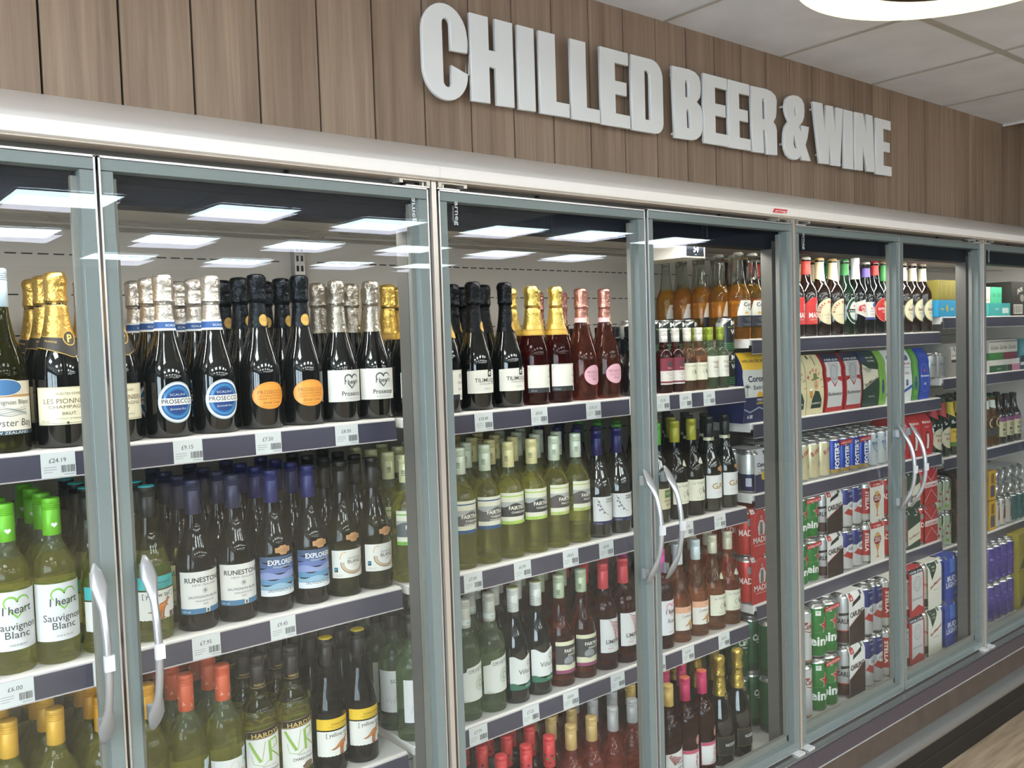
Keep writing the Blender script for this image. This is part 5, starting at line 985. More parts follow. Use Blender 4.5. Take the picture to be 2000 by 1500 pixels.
# ---------------------------------------------------------------- cans and packs
def canpr(H, R): return [(0, .0016), (R-.010, .0016), (R-.0075, 0), (R-.0055, .0), (R-.001, .006), (R, .009), (R, H-.014), (R-.0012, H-.010), (R-.0062, H-.0035), (R-.0058, H-.0012), (R-.0062, H), (R-.0074, H-.0012), (R-.008, H-.0035), (0, H-.0035)]
SILV = P('#c8c8c6', .25, .85)
CANS = {}
def can(key, H, R, bands, art, du=5.):   # bands: list of (z_upper, hex)
    CANS[key] = (H, R, bands, art)
def can_into(key, parent, x, y, z, name='can', rz=0, cache={}):
    H, R, bands, art = CANS[key]
    if key not in cache:
        b = MB()
        mets = {h_: P(h_, .3, .35) for _, h_ in bands}
        def mf(zz):
            if zz < .0065 or zz > H-.0125: return SILV
            for zu, h_ in bands:
                if zz < zu: return mets[h_]
            return SILV
        pr = canpr(H, R); out = []
        cuts = [zu for zu, _ in bands]
        for a, q in zip(pr, pr[1:]):
            out.append(a)
            for c_ in cuts:
                if a[1]+1e-5 < c_ < q[1]-1e-5: out.append((a[0]+(q[0]-a[0])*(c_-a[1])/(q[1]-a[1]), c_))
        out.append(pr[-1]); b.lathe(out, SILV, 30, mfn=mf)
        b.box(-.004, .004, -.009, .003, H-.0034, H-.0022, SILV)
        o = b.build('tmp')
        if art:
            F = Flat(); art(F); p_ = F.mesh('tmp2', o, cyl(R), du=4.5, rough=.3)
            bm = bmesh.new(); bm.from_mesh(o.data); k0 = len(o.data.materials); nf = len(bm.faces); bm.from_mesh(p_.data); bm.faces.ensure_lookup_table()
            for q in bm.faces[nf:]: q.material_index += k0
            for m_ in p_.data.materials: o.data.materials.append(m_)
            bm.to_mesh(o.data); bm.free(); bpy.data.objects.remove(p_)
        cache[key] = o.data; bpy.data.objects.remove(o)
    o = bpy.data.objects.new(name, cache[key]); COL.objects.link(o); o.location = (x, y, z); o.rotation_euler = (0, 0, rz)
    if parent: o.parent = parent
    return o
def a_mwm(F): F.rect(-30, 4, 60, 46, '#101211', 1); [F.line([(-28+i*4, 8+j*6+(3 if i % 2 else 0)) for i in range(12)], 1.6, '#4f9a5a', 2) for j in range(4)]; F.poly([(-26, 50), (28, 50), (28, 100), (0, 100), (-26, 84)], '#151716', 1); F.text('M', 8, 82, 19, '#e4e6e2', 2, .03, fit=22); F.text('MOST WANTED', 6, 74, 5.5, '#9ab88a', 2, .01, fit=36); F.text('W', 8, 55, 19, '#e4e6e2', 2, .03, fit=24)
can('mwm', .103, .0270, [(.05, '#20242a'), (.12, '#b9bbb9')], a_mwm)
can('carlg', .176, .0345, [(.03, '#15452a'), (.17, '#1b5a35')], lambda F: (F.text('Carlsberg', 12, 102, 27, '#e6e8e2', 1, .03, fit=78, shear=.15), F.line([(-14, 96), (10, 90), (34, 100)], 3, '#e6e8e2', 1), F.text('PILSNER', 16, 74, 9, '#a9c46a', 1, 0, fit=36)))
can('export', .174, .0300, [(.012, '#a87a55'), (.16, '#c9cacc'), (.168, '#a87a55')], lambda F: (F.text('Carlsberg', 8, 112, 23, '#8f3d2c', 1, .03, fit=66, shear=.15), F.line([(-20, 106), (4, 99), (30, 108)], 2.6, '#8f3d2c', 1), F.rect(-24, 128, -8, 134, '#8f3d2c', 1), F.text('EXPORT', 16, 84, 10, '#5c5c60', 1, .01, fit=36), bits(F, 12, 40, 24, 2, 4, '#85868a', .8), F.ring(14, 146, 5, 5, 1, '#8d8e92', 1, 12)))
def a_hk(s_): return lambda F: (F.star(8, 105*s_, 27*s_, '#e4e6e0', 1, pi/2+.15), F.star(8, 105*s_, 24*s_, '#b0262c', 2, pi/2+.15), F.text('Heineken', 7, 40*s_, 42*s_, '#e9ece6', 2, .03, fit=176*s_), F.line([(-40, 82*s_), (50, 82*s_)], .6, '#7dbb6a', 1), F.rect(-30, 138*s_, -12, 154*s_, '#dfe3dc', 1), F.text('NO', -21, 146*s_, 6*s_, '#2f5c34', 2, .02))
can('heinb', .174, .0325, [(.168, '#2c7a38')], a_hk(1.)); can('heins', .146, .0318, [(.14, '#2c7a38')], a_hk(.84))
def a_carl(F): F.rect(-40, 8, 50, 48, '#3a2420', 1); F.rect(-40, 48, 50, 51, '#b9443a', 1); F.text('CARLING', 4, 74, 22, '#1e1c1c', 1, .03, fit=66); F.poly([(-14, 98), (20, 104), (24, 112), (-16, 108)], '#1e1c1c', 1)
can('carlc', .174, .0312, [(.168, '#b9babb')], a_carl); can('carls', .146, .0312, [(.14, '#b9babb')], lambda F: (F.rect(-40, 8, 50, 40, '#3a2420', 1), F.text('CARLING', 4, 62, 20, '#1e1c1c', 1, .03, fit=62), F.poly([(-14, 84), (20, 90), (24, 97), (-16, 93)], '#1e1c1c', 1)))
def a_kr(s_): return lambda F: (F.poly([(-30, 60*s_), (-6, 92*s_), (30, 70*s_), (6, 44*s_)], '#a8332f', 1), F.ell(6, 90*s_, 25, 18*s_, '#d6d8d8', 2, 26), F.text('1664', 6, 83*s_, 19, '#2c2c34', 3, .01, fit=36, shear=.25), F.text('BIERE', 6, 126*s_, 12*s_, '#a7b0cc', 2, .01, fit=28), F.text('4 CANS £6.75', 6, 149*s_, 7, '#e6e8ee', 2, .01, fit=44))
can('kronb', .174, .0312, [(.1, '#c9cacb'), (.168, '#2c3576')], a_kr(1)); can('krons', .146, .0312, [(.08, '#c9cacb'), (.14, '#2c3576')], a_kr(.84))
def a_st(s_): return lambda F: (F.rect(-14, 34*s_, 14, 142*s_, '#b02a2e', 1), F.line([(-15, 33*s_), (15, 33*s_), (15, 143*s_), (-15, 143*s_), (-15, 33*s_)], 1.2, '#c0a050', 2), F.text('STELLA', -1, 90*s_, 17, '#eee6da', 2, .03, fit=80*s_, rot=-pi/2))
can('stelb', .174, .0312, [(.168, '#cfcfca')], a_st(1)); can('stels', .146, .0312, [(.14, '#cfcfca')], a_st(.84))
can('budb', .174, .0312, [(.168, '#9c2226')], lambda F: (F.rect(-14, 30, 14, 140, '#c9c6c4', 1), F.text('Budweiser', 0, 84, 14, '#8a1e24', 2, .01, fit=90, rot=-pi/2)))
can('smb', .174, .0312, [(.168, '#c6c4b4')], lambda F: (F.rect(-30, 10, 40, 40, '#1c4030', 1), F.text('SanMiguel', 4, 90, 14, '#b0342c', 1, .02, fit=60)))
can('blue', .174, .0312, [(.168, '#26439a')], None); can('reds', .146, .0312, [(.14, '#b9322e')], lambda F: (F.text('MADRÍ', 6, 64, 26, '#ecdcd4', 1, .02, fit=60), F.ell(10, 106, 7, 12, '#8d8684', 1)))
can('whit', .146, .0312, [(.02, '#b83a32'), (.14, '#cfd0ce')], lambda F: (F.rect(-20, 30, 24, 52, '#b2302c', 1), F.text('9%', 2, 34, 20, '#e9e6e0', 2, .02), F.ring(8, 100, 9, 9, 1.2, '#5c5c5c', 1)))
can('birra', .131, .0310, [(.126, '#cfc7a4')], lambda F: ([F.text(ch, -14+i*9.5, 78+i*5.2, 19, '#a8322c', 1, .02, rot=.35) for i, ch in enumerate('BIRRA')], F.ell(20, 48, 9, 12, '#2f3c30', 1, 14), F.ell(22, 52, 4, 5, '#b98d68', 2, 10), F.ring(10, 52, 24, 30, .7, '#a39a70', 1, 24, pi*.6, pi*1.5)))
can('fost', .131, .0300, [(.018, '#a98e4a'), (.126, '#1e3c96')], lambda F: (F.text("FOSTER'S", 2, 64, 27, '#eef0f4', 1, .03, fit=88, rot=pi/2), F.ring(2, 112, 7, 7, 1.6, '#c03a3a', 2, 14), F.line([(24, 116), (30, 90), (24, 60)], 1.6, '#c9a850', 1)))
can('pero', .131, .0290, [(.126, '#c0c8cc')], lambda F: (F.text('PERONI', 4, 78, 14, '#33568f', 1, .02, fit=46), F.ring(6, 80, 22, 28, 2, '#33568f', 1, 24, pi*.9, pi*1.6), F.poly([(-6, 104), (18, 98), (20, 108), (4, 116)], '#33568f', 1), F.text('NASTRO', 4, 70, 7, '#5a6a80', 1, 0, fit=28)))
can('cher', .138, .0330, [(.132, '#b9c4ae')], lambda F: ([F.ell(x, y, 5, 5.6, '#9c2a30', 1, 12) for x, y in ((-10, 80), (12, 70), (4, 48), (-16, 52))], [F.ell(x, y, 9, 7, '#7fa04c', 1, 10) for x, y in ((16, 30), (-14, 24), (0, 96), (22, 46))], F.rect(0, 98, 26, 128, '#1f3d2a', 2), F.text('5', 13, 104, 22, '#8fc46a', 3, .03)))
can('hh', .128, .0300, [(.122, '#cfc9c0')], lambda F: (F.text('HOP', 2, 96, 20, '#2b2a2c', 1, .02, fit=30), F.poly([(-8, 30), (10, 34), (8, 78), (0, 84), (-6, 70)], '#7c3a30', 1), F.ell(1, 84, 5, 6, '#3a2622', 2, 10)))
can('teal', .128, .0300, [(.122, '#3c6a70')], lambda F: (F.text('HOP', 2, 96, 18, '#18282c', 1, .02, fit=34), F.text('HOUSE', 2, 76, 14, '#18282c', 1, .02, fit=40)))
can('purp', .160, .0300, [(.154, '#4a3f8c')], lambda F: [F.ell(-22+(i*19) % 48, 14+i*11, 9, 5, ('#6a5cab', '#302a66')[i % 2], 1, 9) for i in range(12)])
can('yell', .160, .0300, [(.154, '#a8a03c')], lambda F: (F.text('RUBICON', 2, 92, 12, '#5c5a24', 1, .01, fit=44), [F.ell(-18+(i*23) % 40, 20+i*13, 8, 5, '#6f7a2c', 1, 9) for i in range(9)]))
can('silv', .100, .0300, [(.09, '#a9aaa8')], lambda F: F.text("Gordon's", 2, 50, 16, '#5c5f60', 1, .01, fit=50, shear=.2))
can('corc', .131, .0290, [(.058, '#1a2150'), (.126, '#cfcfca')], lambda F: F.rect(-10, 20, 8, 46, '#b9bccb', 1))
def solo(key, x, y, z, lab, name='beer_can', cat='beer can', group=None):
    o = can_into(key, None, x, y, z, name, rz=random.uniform(-.15, .15)); return tag(o, lab, cat, group)
def facef(prof):                     # front profile y(z)
    def yf(z):
        for (ya, za), (yb, zb) in zip(prof, prof[1:]):
            if za <= z <= zb: return ya+(yb-ya)*(z-za)/max(zb-za, 1e-9)
        return prof[-1][0] if z > prof[-1][1] else prof[0][0]
    return yf
def pack(x, y, z, w, dep, H, kan, col, art, lab, group=None, prof=None, name='beer_multipack', cat='beer multipack', nx=2, ny=2, sidecol=None, SLEEVE=True):
    """four cans held in a printed card sleeve, open at the sides; x centre, y front"""
    root = empty(name, (x, y, z)); tag(root, lab, cat, group)
    ch = CANS[kan][0]; cr = CANS[kan][1]
    for i in range(nx):
        for j in range(ny): can_into(kan, root, (i-(nx-1)/2)*(2*cr+.0006), .002+cr+j*(2*cr+.0006), .0008, 'can', rz=random.uniform(-.12, .12)-(.9 if i == 0 and SLEEVE and w > .07 else 0))
    if w < .07 or not SLEEVE:
        if not SLEEVE:
            F = Flat(); art(F, w*1000, H*1000); F.mesh('price_flash', root, lambda a, b_, h: Vector((a+.012, -.0006-h, b_)), du=None)
        return root
    D = 2*cr*ny+.004; c1 = .016; t = ch+.0022
    front = [(.0, .0), (-.0006, .012), (-.0006, H-.022), (.004, H-.010), (.012, t)]
    pf = [(D, .0)]+front+[(D-.010, t), (D, H-.02), (D, 0)]
    b = MB(); b.strip(pf, -w/2, w/2, P(col, .5)); b.strip([(y_, z_) for y_, z_ in [(D-.0006, .0006)]+[(q[0]+.0006, q[1]) for q in front[:-1]]+[(.0125, t-.0007), (D-.0105, t-.0007), (D-.0006, H-.02)]], -w/2, w/2, P('#a8a29a', .7))
    o = b.build('card_sleeve', root, fix=False)
    F = Flat(); art(F, w*1000, H*1000); yf = facef(front)
    F.mesh('sleeve_print', o, lambda a, b_, h: Vector((a, yf(b_)-h-.0002, b_)), du=None, dv=8)
    return root
def carton(x, y, z, w, D, H, col, art, lab, group=None, curve=.0, name='drinks_carton', cat='drinks carton', sidecol=None, rz=0, neck=0, topcol=None):
    root = empty(name, (x, y, z), rz); tag(root, lab, cat, group)
    if curve: front = [(curve*.25*(1-math.sin(pi*min(1, i/10*1.15))), H*i/12) for i in range(9)]+[(curve*((i-8)/4)**2+curve*.1, H*i/12) for i in range(9, 13)]
    else: front = [(0, 0), (0, H)]
    pf = front+[(D-(curve if curve else 0), H), (D, H*.7), (D, 0)]
    b = MB(); b.ext([(a, c_) for a, c_ in pf], -w/2, w/2, P(sidecol or col, .45), caps=True)
    o = b.build('box', root, sharp=40)
    if not curve: bevel(o, .0012, 2)
    F = Flat(); F.rect(-w*500+.4, .4, w*500-.4, H*1000-.4, col, 1); art(F, w*1000, H*1000); yf = facef(front)
    F.mesh('front_print', o, lambda a, b_, h: Vector((a, yf(b_)-h, b_)), du=None, dv=6 if curve else None)
    if neck:                              # bottle necks above the open top
        for i in range(neck):
            for j in range(2):
                b = MB(); xx = (i-(neck-1)/2)*w/neck; yy = D*(.3+.4*j); b.lathe([(.0125, 0), (.0125, .022), (.0145, .023), (.0145, .029), (0, .030)], P('#1a1712', .3), 16, xx, yy, H-.004); b.build('bottle_neck', root)
    return root
def price(F, w, H, t, col='#b32a2c', wd=.9, v=None, h=15): 
    v = v or H-26; F.poly([(-w*wd/2, v), (w*wd/2, v+3), (w*wd/2, v+3+h), (-w*wd/2, v+h)], col, 3); F.text(t, 0, v+h*.32, h*.62, '#f2e9e4', 4, .01, fit=w*wd*.86, rot=.03)
def s_hein(F, w, H): price(F, w, H, '4 PINTS £7.99')
def s_carling(F, w, H): F.rect(-w/2+.5, 0, w/2-.5, H*.36, '#2e1e1c', 1); F.poly([(-w/2, H*.36), (w/2, H*.36), (w/2, H*.62), (-w/2, H*.36)], '#2e1e1c', 1); F.line([(-w/2, H*.37), (w/2, H*.63)], 1.6, '#b9443a', 2); F.text('CARLING', 0, H*.55, 24, '#1b1a1a', 3, .03, fit=w*.86, rot=.05); F.poly([(-w*.3, H*.74), (w*.22, H*.84), (w*.28, H*.93), (-w*.26, H*.83)], '#1b1a1a', 3); F.rect(-w*.44, H*.86, -w*.22, H*.97, '#b32a2c', 4); F.text('£5', -w*.33, H*.885, 10, '#f2e9e4', 5, .02)
def s_kron(F, w, H): pass
def s_stella(F, w, H): F.rect(-w*.45, H*.84, w*.45, H*.96, '#b32a2c', 2); F.text('4 × 568ml', 0, H*.865, 9, '#f0e6e0', 3, .01, fit=w*.5); F.ell(0, H*.55, w*.26, H*.13, '#8e2a2a', 2, 20); F.text('STELLA', 0, H*.555, 10, '#f0e6e0', 3, .02, fit=w*.4); F.text('ARTOIS', 0, H*.49, 10, '#f0e6e0', 3, .02, fit=w*.4); F.poly([(-w*.14, H*.62), (w*.14, H*.62), (w*.12, H*.72), (-w*.12, H*.72)], '#caa24a', 3); F.poly([(-w*.16, H*.42), (w*.16, H*.42), (w*.03, H*.26), (w*.03, H*.14), (w*.12, H*.1), (-w*.12, H*.1), (-w*.03, H*.14), (-w*.03, H*.26)], '#c98f3c', 2)
def s_bud(F, w, H): F.rect(-w*.36, H*.14, w*.40, H*.9, '#c3c2c2', 2); F.poly([(-w*.36, H*.14), (w*.4, H*.14), (w*.1, H*.22)], '#a8282c', 3); F.rect(-w*.46, H*.9, w*.46, H*.99, '#15182a', 3); F.text('4 FOR £7.00', 0, H*.918, 9, '#e9e9ee', 4, .01, fit=w*.84); F.ring(w*.02, H*.68, w*.24, H*.16, 2.4, '#8d8d92', 4, 22); F.ring(w*.02, H*.68, w*.14, H*.1, 2, '#9c9ca0', 4, 16); F.text('Budweiser', w*.02, H*.34, 13, '#7d7a80', 4, .01, fit=w*.66, shear=.2)
def s_sm(F, w, H): F.poly([(-w*.48, H*.99), (w*.2, H*.99), (w*.05, H*.8), (-w*.2, H*.62), (-w*.3, H*.75)], '#1c3a2c', 2); F.text('4 FOR', -w*.12, H*.88, 9, '#dcd8b0', 3, .01); F.text('£7.00', -w*.12, H*.81, 9, '#dcd8b0', 3, .01); F.text('SanMiguel', w*.04, H*.5, 15, '#b0342c', 3, .01, fit=w*.82, rot=.3, shear=.15); F.text('ESPECIAL', w*.06, H*.38, 5, '#5c5a50', 3, 0, fit=w*.4)
def s_bl(F, w, H): F.text('BUD', 0, H*.44, 27, '#d8dde8', 2, .03, fit=w*.62); F.text('LIGHT', 0, H*.30, 27, '#d8dde8', 2, .03, fit=w*.8); F.rect(-w*.12, H*.62, w*.3, H*.92, '#4a78c4', 2); F.text('4', w*.22, H*.9, 14, '#e6e9f2', 3, .03); F.ring(w*.3, H*.14, 6, 6, 1.4, '#c9cfe0', 2, 14)
def s_madri(F, w, H): F.text('MADRÍ', 0, H*.27, 25, '#ecdfd8', 2, .02, fit=w*.78); F.text('EXCEPCIONAL', 0, H*.2, 7, '#e3c9c2', 2, 0, fit=w*.62); F.ring(0, H*.62, w*.36, H*.32, .8, '#e08a80', 2, 20, 0, pi); F.poly([(-w*.12, H*.42), (w*.16, H*.42), (w*.2, H*.62), (w*.1, H*.74), (-w*.06, H*.74), (-w*.16, H*.6)], '#d0c9c5', 2); F.poly([(-w*.07, H*.43), (w*.08, H*.43), (w*.08, H*.7), (-w*.05, H*.7)], '#6b6664', 3); F.ell(w*.02, H*.8, 5, 7, '#a58f86', 3, 12); F.rect(-w*.46, H*.9, -w*.26, H*.99, '#e3dcd6', 3); F.text('£6', -w*.36, H*.92, 7, '#b02a2a', 4, .02)
def s_fost(F, w, H): price(F, w, H, '4 440ml £5.25', h=17)
def s_cor(F, w, H): F.rect(-w/2+.5, 0, w/2-.5, H*.44, '#1a2150', 2); F.text('Corona', 0, H*.62, 19, '#1a2150', 3, .03, fit=w*.72); F.text('Extra', 4, H*.50, 13, '#1a2150', 3, .01, fit=w*.36); F.ell(0, H*.38, w*.13, H*.09, '#d0aa2c', 4, 18); [F.poly([(x-5, H*.455), (x+5, H*.455), (x+6, H*.5), (x, H*.475), (x-6, H*.5)], '#caa24a', 3) for x in (-w*.24, 0, w*.24)]; F.ring(w*.28, H*.16, 8, 8, 1.4, '#8f96b8', 3, 14); F.rect(w*.1, H*.82, w*.42, H*.99, '#1c2248', 3); F.text('4', w*.26, H*.86, 13, '#e6e6ee', 4, .02)
Y1 = .162
g4 = 'can packs on the beer shelves'
lv = ['lower pack', 'upper pack']
for k in (0, 1):
    zz = DECK+.0004+k*.181; pos = lv[k]+' on base of beer fridge'
    pack(2.604, .102, zz, .098, 0, .172, 'heinb', '#2c7a38', s_hein, 'green red-star can pack with red price flash, %s' % pos, g4, SLEEVE=False)
    pack(2.768, .102, zz, .100, 0, .174, 'carlc', '#d5d4d0', s_carling, 'white and brown can pack with black bar logo, %s' % pos, g4)
    pack(2.902, .102, zz, .02, 0, .174, 'kronb', '#c9cacb', s_kron, 'blue and white can pack with oval badge, %s' % pos, g4)
    pack(3.040, .102, zz, .098, 0, .174, 'stelb', '#d8d5cc', s_stella, 'cream can pack with goblet picture, %s' % pos, g4)
    pack(3.188, .102, zz, .112, 0, .174, 'budb', '#a8282c', s_bud, 'red can pack with silver front panel, %s' % pos, g4)
    pack(3.328, .102, zz, .108, 0, .174, 'smb', '#d3d1c4', s_sm, 'cream can pack with dark green corner, %s' % pos, g4)
    pack(3.464, .102, zz, .112, 0, .174, 'blue', '#24409a', s_bl, 'royal blue can pack with bold white lettering, %s' % pos, g4)
    pack(3.612, .102, zz, .05, 0, .16, 'yell', '#a8a03c', s_kron, 'yellow-green can pack behind door frame, %s' % pos, g4)
    for i, x in enumerate((2.482, 2.482)):
        solo('export', 2.4905, .135+i*.0625, zz, 'white and copper tall beer can, %s, %s' % (('lower can', 'upper can')[k], ('front', 'second back')[i]), group='white and copper tall beer cans')
    for i in range(3):
        for j in range(2):
            if i == 2 and j == 0: continue
            solo('carlg', 2.400-i*.0725, .142+j*.073, DECK+.0005+k*.1768, 'dark green tall beer can, %s, %s column, %s' % (('lower', 'upper')[k], ('right', 'middle', 'left')[i], ('front', 'second back')[j]), group='dark green tall beer cans')
    zz = SH['C'][3]+.0004+k*.150; pos = lv[k]+' on fourth beer shelf'
    pack(2.600, Y1, zz, .098, 0, .145, 'heins', '#2c7a38', lambda F, w, H: price(F, w, H, '4 440ml £6.75'), 'green red-star can pack with price flash, %s' % pos, g4, SLEEVE=False)
    pack(2.740, Y1, zz, .100, 0, .146, 'carls', '#d5d4d0', s_carling, 'white and brown can pack with black bar, %s' % pos, g4)
    pack(2.880, Y1, zz, .02, 0, .146, 'krons', '#c9cacb', s_kron, 'blue and white oval-badge can pack, %s' % pos, g4)
    pack(3.020, Y1, zz, .098, 0, .146, 'stels', '#d8d5cc', s_stella, 'cream can pack with goblet picture, %s' % pos, g4)
    pack(3.155, Y1, zz, .100, 0, .146, 'reds', '#a8282c', s_bud, 'red and silver can pack, %s' % pos, g4)
    pack(3.292, Y1, zz, .098, 0, .146, 'stels', '#1c3a2c', lambda F, w, H: (F.poly([(-w/2, 14), (w/2, 30), (w/2, H*.66), (-w/2, H*.5)], '#c9c6b4', 2), F.text('SanMiguel', 0, H*.3, 13, '#7a2c28', 3, .01, fit=w*.8, rot=.2), F.text('4 FOR', w*.12, H*.84, 8, '#dcd8c0', 3, .01)), 'dark green can pack with slanted cream band, %s' % pos, g4)
    pack(3.430, Y1, zz, .104, 0, .146, 'reds', '#a5262e', lambda F, w, H: (F.line([(-w/2, H*.9), (0, H*.62), (w/2, H*.9)], 2.4, '#d9c9c4', 2), F.line([(-w/2, H*.1), (0, H*.4), (w/2, H*.1)], 2.4, '#d9c9c4', 2), F.rect(-w/2, H*.46, w/2, H*.6, '#d8ccc8', 3), F.text('CRUZCAMPO', 0, H*.485, 12, '#9c2228', 4, .02, fit=w*.9)), 'red can pack with chevrons and white band, %s' % pos, g4)
    pack(2.318, Y1, zz, .104, 0, .146, 'reds', '#b9262a', s_madri, 'red can pack with bearded man, %s' % pos, g4)
    pack(2.318, Y1+.140, zz, .104, 0, .146, 'reds', '#b9262a', s_madri, 'red can pack behind another, %s, second back' % pos, g4)
    for j in range(2): solo('whit', 2.4200, Y1+.033+j*.064, zz, 'white beer can with red badge, %s, %s' % (('lower can', 'upper can')[k], ('front', 'second back')[j]), group='white beer cans beside the red packs')
for k in (0, 1):
    for i in range(3):
        for j in range(2): solo('carlg', 2.400-i*.0725, .290+j*.073, DECK+.0005+k*.1768, 'dark green tall beer can, %s, %s column, %s' % (('lower', 'upper')[k], ('right', 'middle', 'left')[i], ('third back', 'fourth back')[j]), group='dark green tall beer cans') if j < 1 else None
# third beer shelf
z3 = SH['C'][2]+.0004
for i in range(3):
    for j in range(4): solo('birra', 2.583+i*.0635, .196+j*.063, z3, 'cream beer can with red slanted lettering, %s, %s' % (('leftmost', 'middle', 'rightmost')[i], rn[j]), group='cream beer cans on the third beer shelf')
for i in range(2):
    for j in range(2): pack(2.806+i*.1265, Y1+j*.126, z3, .084, 0, .124, 'fost', '#b32a2c' if 0 else '#1e3c96', s_fost, 'navy can pack with gold foot, red price flash, %s, %s' % (('left one', 'right one')[i], rn[j]), 'navy can packs on the third beer shelf', SLEEVE=False)
for i in range(3):
    for j in range(3): solo('pero', 3.028+i*.0595, .194+j*.060, z3, 'silver-blue beer can, %s, %s' % (('leftmost', 'middle', 'rightmost')[i], rn[j]), group='silver-blue beer cans')
def c_red(F, w, H): F.text('Mahou', 0, H*.78, 14, '#efe2dc', 2, .02, fit=w*.7, shear=.15); F.ell(0, H*.36, w*.2, H*.25, '#7c1418', 2, 20); F.rect(-w*.1, H*.16, w*.1, H*.52, '#d8cdc4', 3); bits(F, 0, H*.7, w*.4, 2, 4, '#efe2dc', 1)
for i, x in enumerate((3.222, 3.318, 3.410)): carton(x, Y1, z3, .088, .125, .158, '#b3262a', c_red, 'red bottle carton, %s by handles of third fridge' % ('leftmost', 'middle', 'rightmost')[i], 'red bottle cartons', .03, 'bottle_carton', 'bottle carton')
for i, x in enumerate((2.3345, 2.4600)):
    pack(x, Y1, z3, .086, 0, .128, 'corc', '#cfcfd2', s_cor, 'small navy and white pack with yellow badge, %s' % ('left one', 'right one')[i], 'small navy and white packs')
# second beer shelf: tall bottle cartons
z2 = SH['C'][1]+.0004
def c_corbig(F, w, H):
    F.rect(-w/2+.5, H*.79, w/2-.5, H-.5, '#d8b02a', 2); F.poly([(-w/2, H*.79), (w/2, H*.79), (w/2, H*.77), (0, H*.745), (-w/2, H*.76)], '#d8b02a', 2); F.text('WIN AN ESCAPE', -w*.04, H*.855, 12, '#2c2a24', 3, .02, fit=w*.82)
    F.text('Corona', 0, H*.58, 26, '#1a2150', 3, .03, fit=w*.66); F.text('Extra', 0, H*.47, 18, '#1a2150', 3, .01, fit=w*.34); F.rect(-w/2+.5, .5, w/2-.5, H*.36, '#1a2150', 2); F.poly([(-w*.1, H*.36)]+[(w*.03+w*.11*math.cos(a), H*.36+H*.08*math.sin(a)) for a in [pi-i*pi/8 for i in range(9)]], '#d9a82c', 3)
    F.text('THIS IS', w*.03, H*.305, 9, '#e6e6ee', 4, .02, fit=w*.22); F.text('LIVING', w*.03, H*.255, 11, '#d9b83c', 4, .02, fit=w*.24); F.line([(-w/2, H*.2), (-w*.3, H*.15), (0, H*.21), (w*.2, H*.17), (w/2, H*.2)], 5, '#8fa0b4', 3)
    for i in range(5): a = .2+i*.62; F.line([(-w*.38, H*.5), (-w*.38+12*math.cos(a), H*.5+9*math.sin(a)+2), (-w*.38+16*math.cos(a), H*.49+5*math.sin(a))], 2.4, '#20242c', 3)
    F.line([(-w*.38, H*.5), (-w*.4, H*.38)], 2, '#20242c', 3); F.text('4', -w*.36, H*.06, 15, '#e6e6ee', 4, .03); F.rect(-w*.3, H*.06, -w*.2, H*.11, '#b9c0d0', 3)
carton(2.322, Y1, z2, .150, .14, .216, '#d3d4cf', c_corbig, 'yellow, white and navy bottle carton with palm print', None, .03, 'bottle_carton', 'bottle carton', sidecol='#1a2150')
def c_mor(F, w, H):
    for i, ch in enumerate('MORETTI'): a = pi*.78-i*pi*.125; F.text(ch, -w*.02+w*.40*math.cos(a), H*.42+H*.30*math.sin(a), 15, '#b3302c', 3, .03, rot=a-pi/2)
    F.poly([(-w*.26, H*.10), (w*.34, H*.10), (w*.36, H*.24), (w*.2, H*.38), (-w*.02, H*.40), (-w*.2, H*.26)], '#24382c', 3); F.ell(w*.05, H*.50, w*.12, H*.085, '#c49a72', 4, 18); F.poly([(-w*.2, H*.565), (w*.26, H*.60), (w*.24, H*.62), (-w*.2, H*.59)], '#5f6a3c', 5); F.poly([(-w*.08, H*.59), (w*.16, H*.61), (w*.14, H*.69), (-w*.04, H*.69)], '#6c7844', 5); F.line([(-w*.02, H*.475), (w*.12, H*.48)], 2, '#3c2c20', 5)
    F.poly([(-w*.34, H*.28), (-w*.18, H*.28), (-w*.16, H*.42), (-w*.36, H*.42)], '#c98a34', 4); F.rect(-w*.36, H*.40, -w*.16, H*.44, '#ece6d4', 5); F.text("L'AUTENTICA", w*.02, H*.17, 8, '#e8e4d8', 4, .02, fit=w*.56); F.rect(-w*.2, H*.93, -w*.1, H*.99, '#3c342c', 3); F.rect(w*.1, H*.82, w*.14, H*.99, '#3c342c', 3)
def c_bud(F, w, H): F.rect(-w/2+.5, H*.86, w/2-.5, H-.5, '#1e2440', 2); F.text('4 FOR £5.50', 0, H*.88, 9, '#e6e8ee', 3, .02, fit=w*.78); F.rect(-w*.42, H*.08, w*.42, H*.86, '#c9c9c8', 2); F.poly([(-w*.5, H*.5), (-w*.2, H*.55), (0, H*.42), (w*.2, H*.55), (w*.5, H*.5), (w*.5, H*.6), (-w*.5, H*.6)], '#a8282c', 3); F.poly([(-w*.3, H*.84), (w*.3, H*.84), (w*.2, H*.56), (0, H*.46), (-w*.2, H*.56)], '#b3b3b4', 4); F.ring(0, H*.68, w*.2, H*.13, 2, '#77777c', 5, 20); F.text('Budweiser', 0, H*.28, 17, '#2c2a2e', 5, .01, fit=w*.8, shear=.15); F.rect(-w/2+.5, .5, w/2-.5, H*.08, '#a8282c', 2)
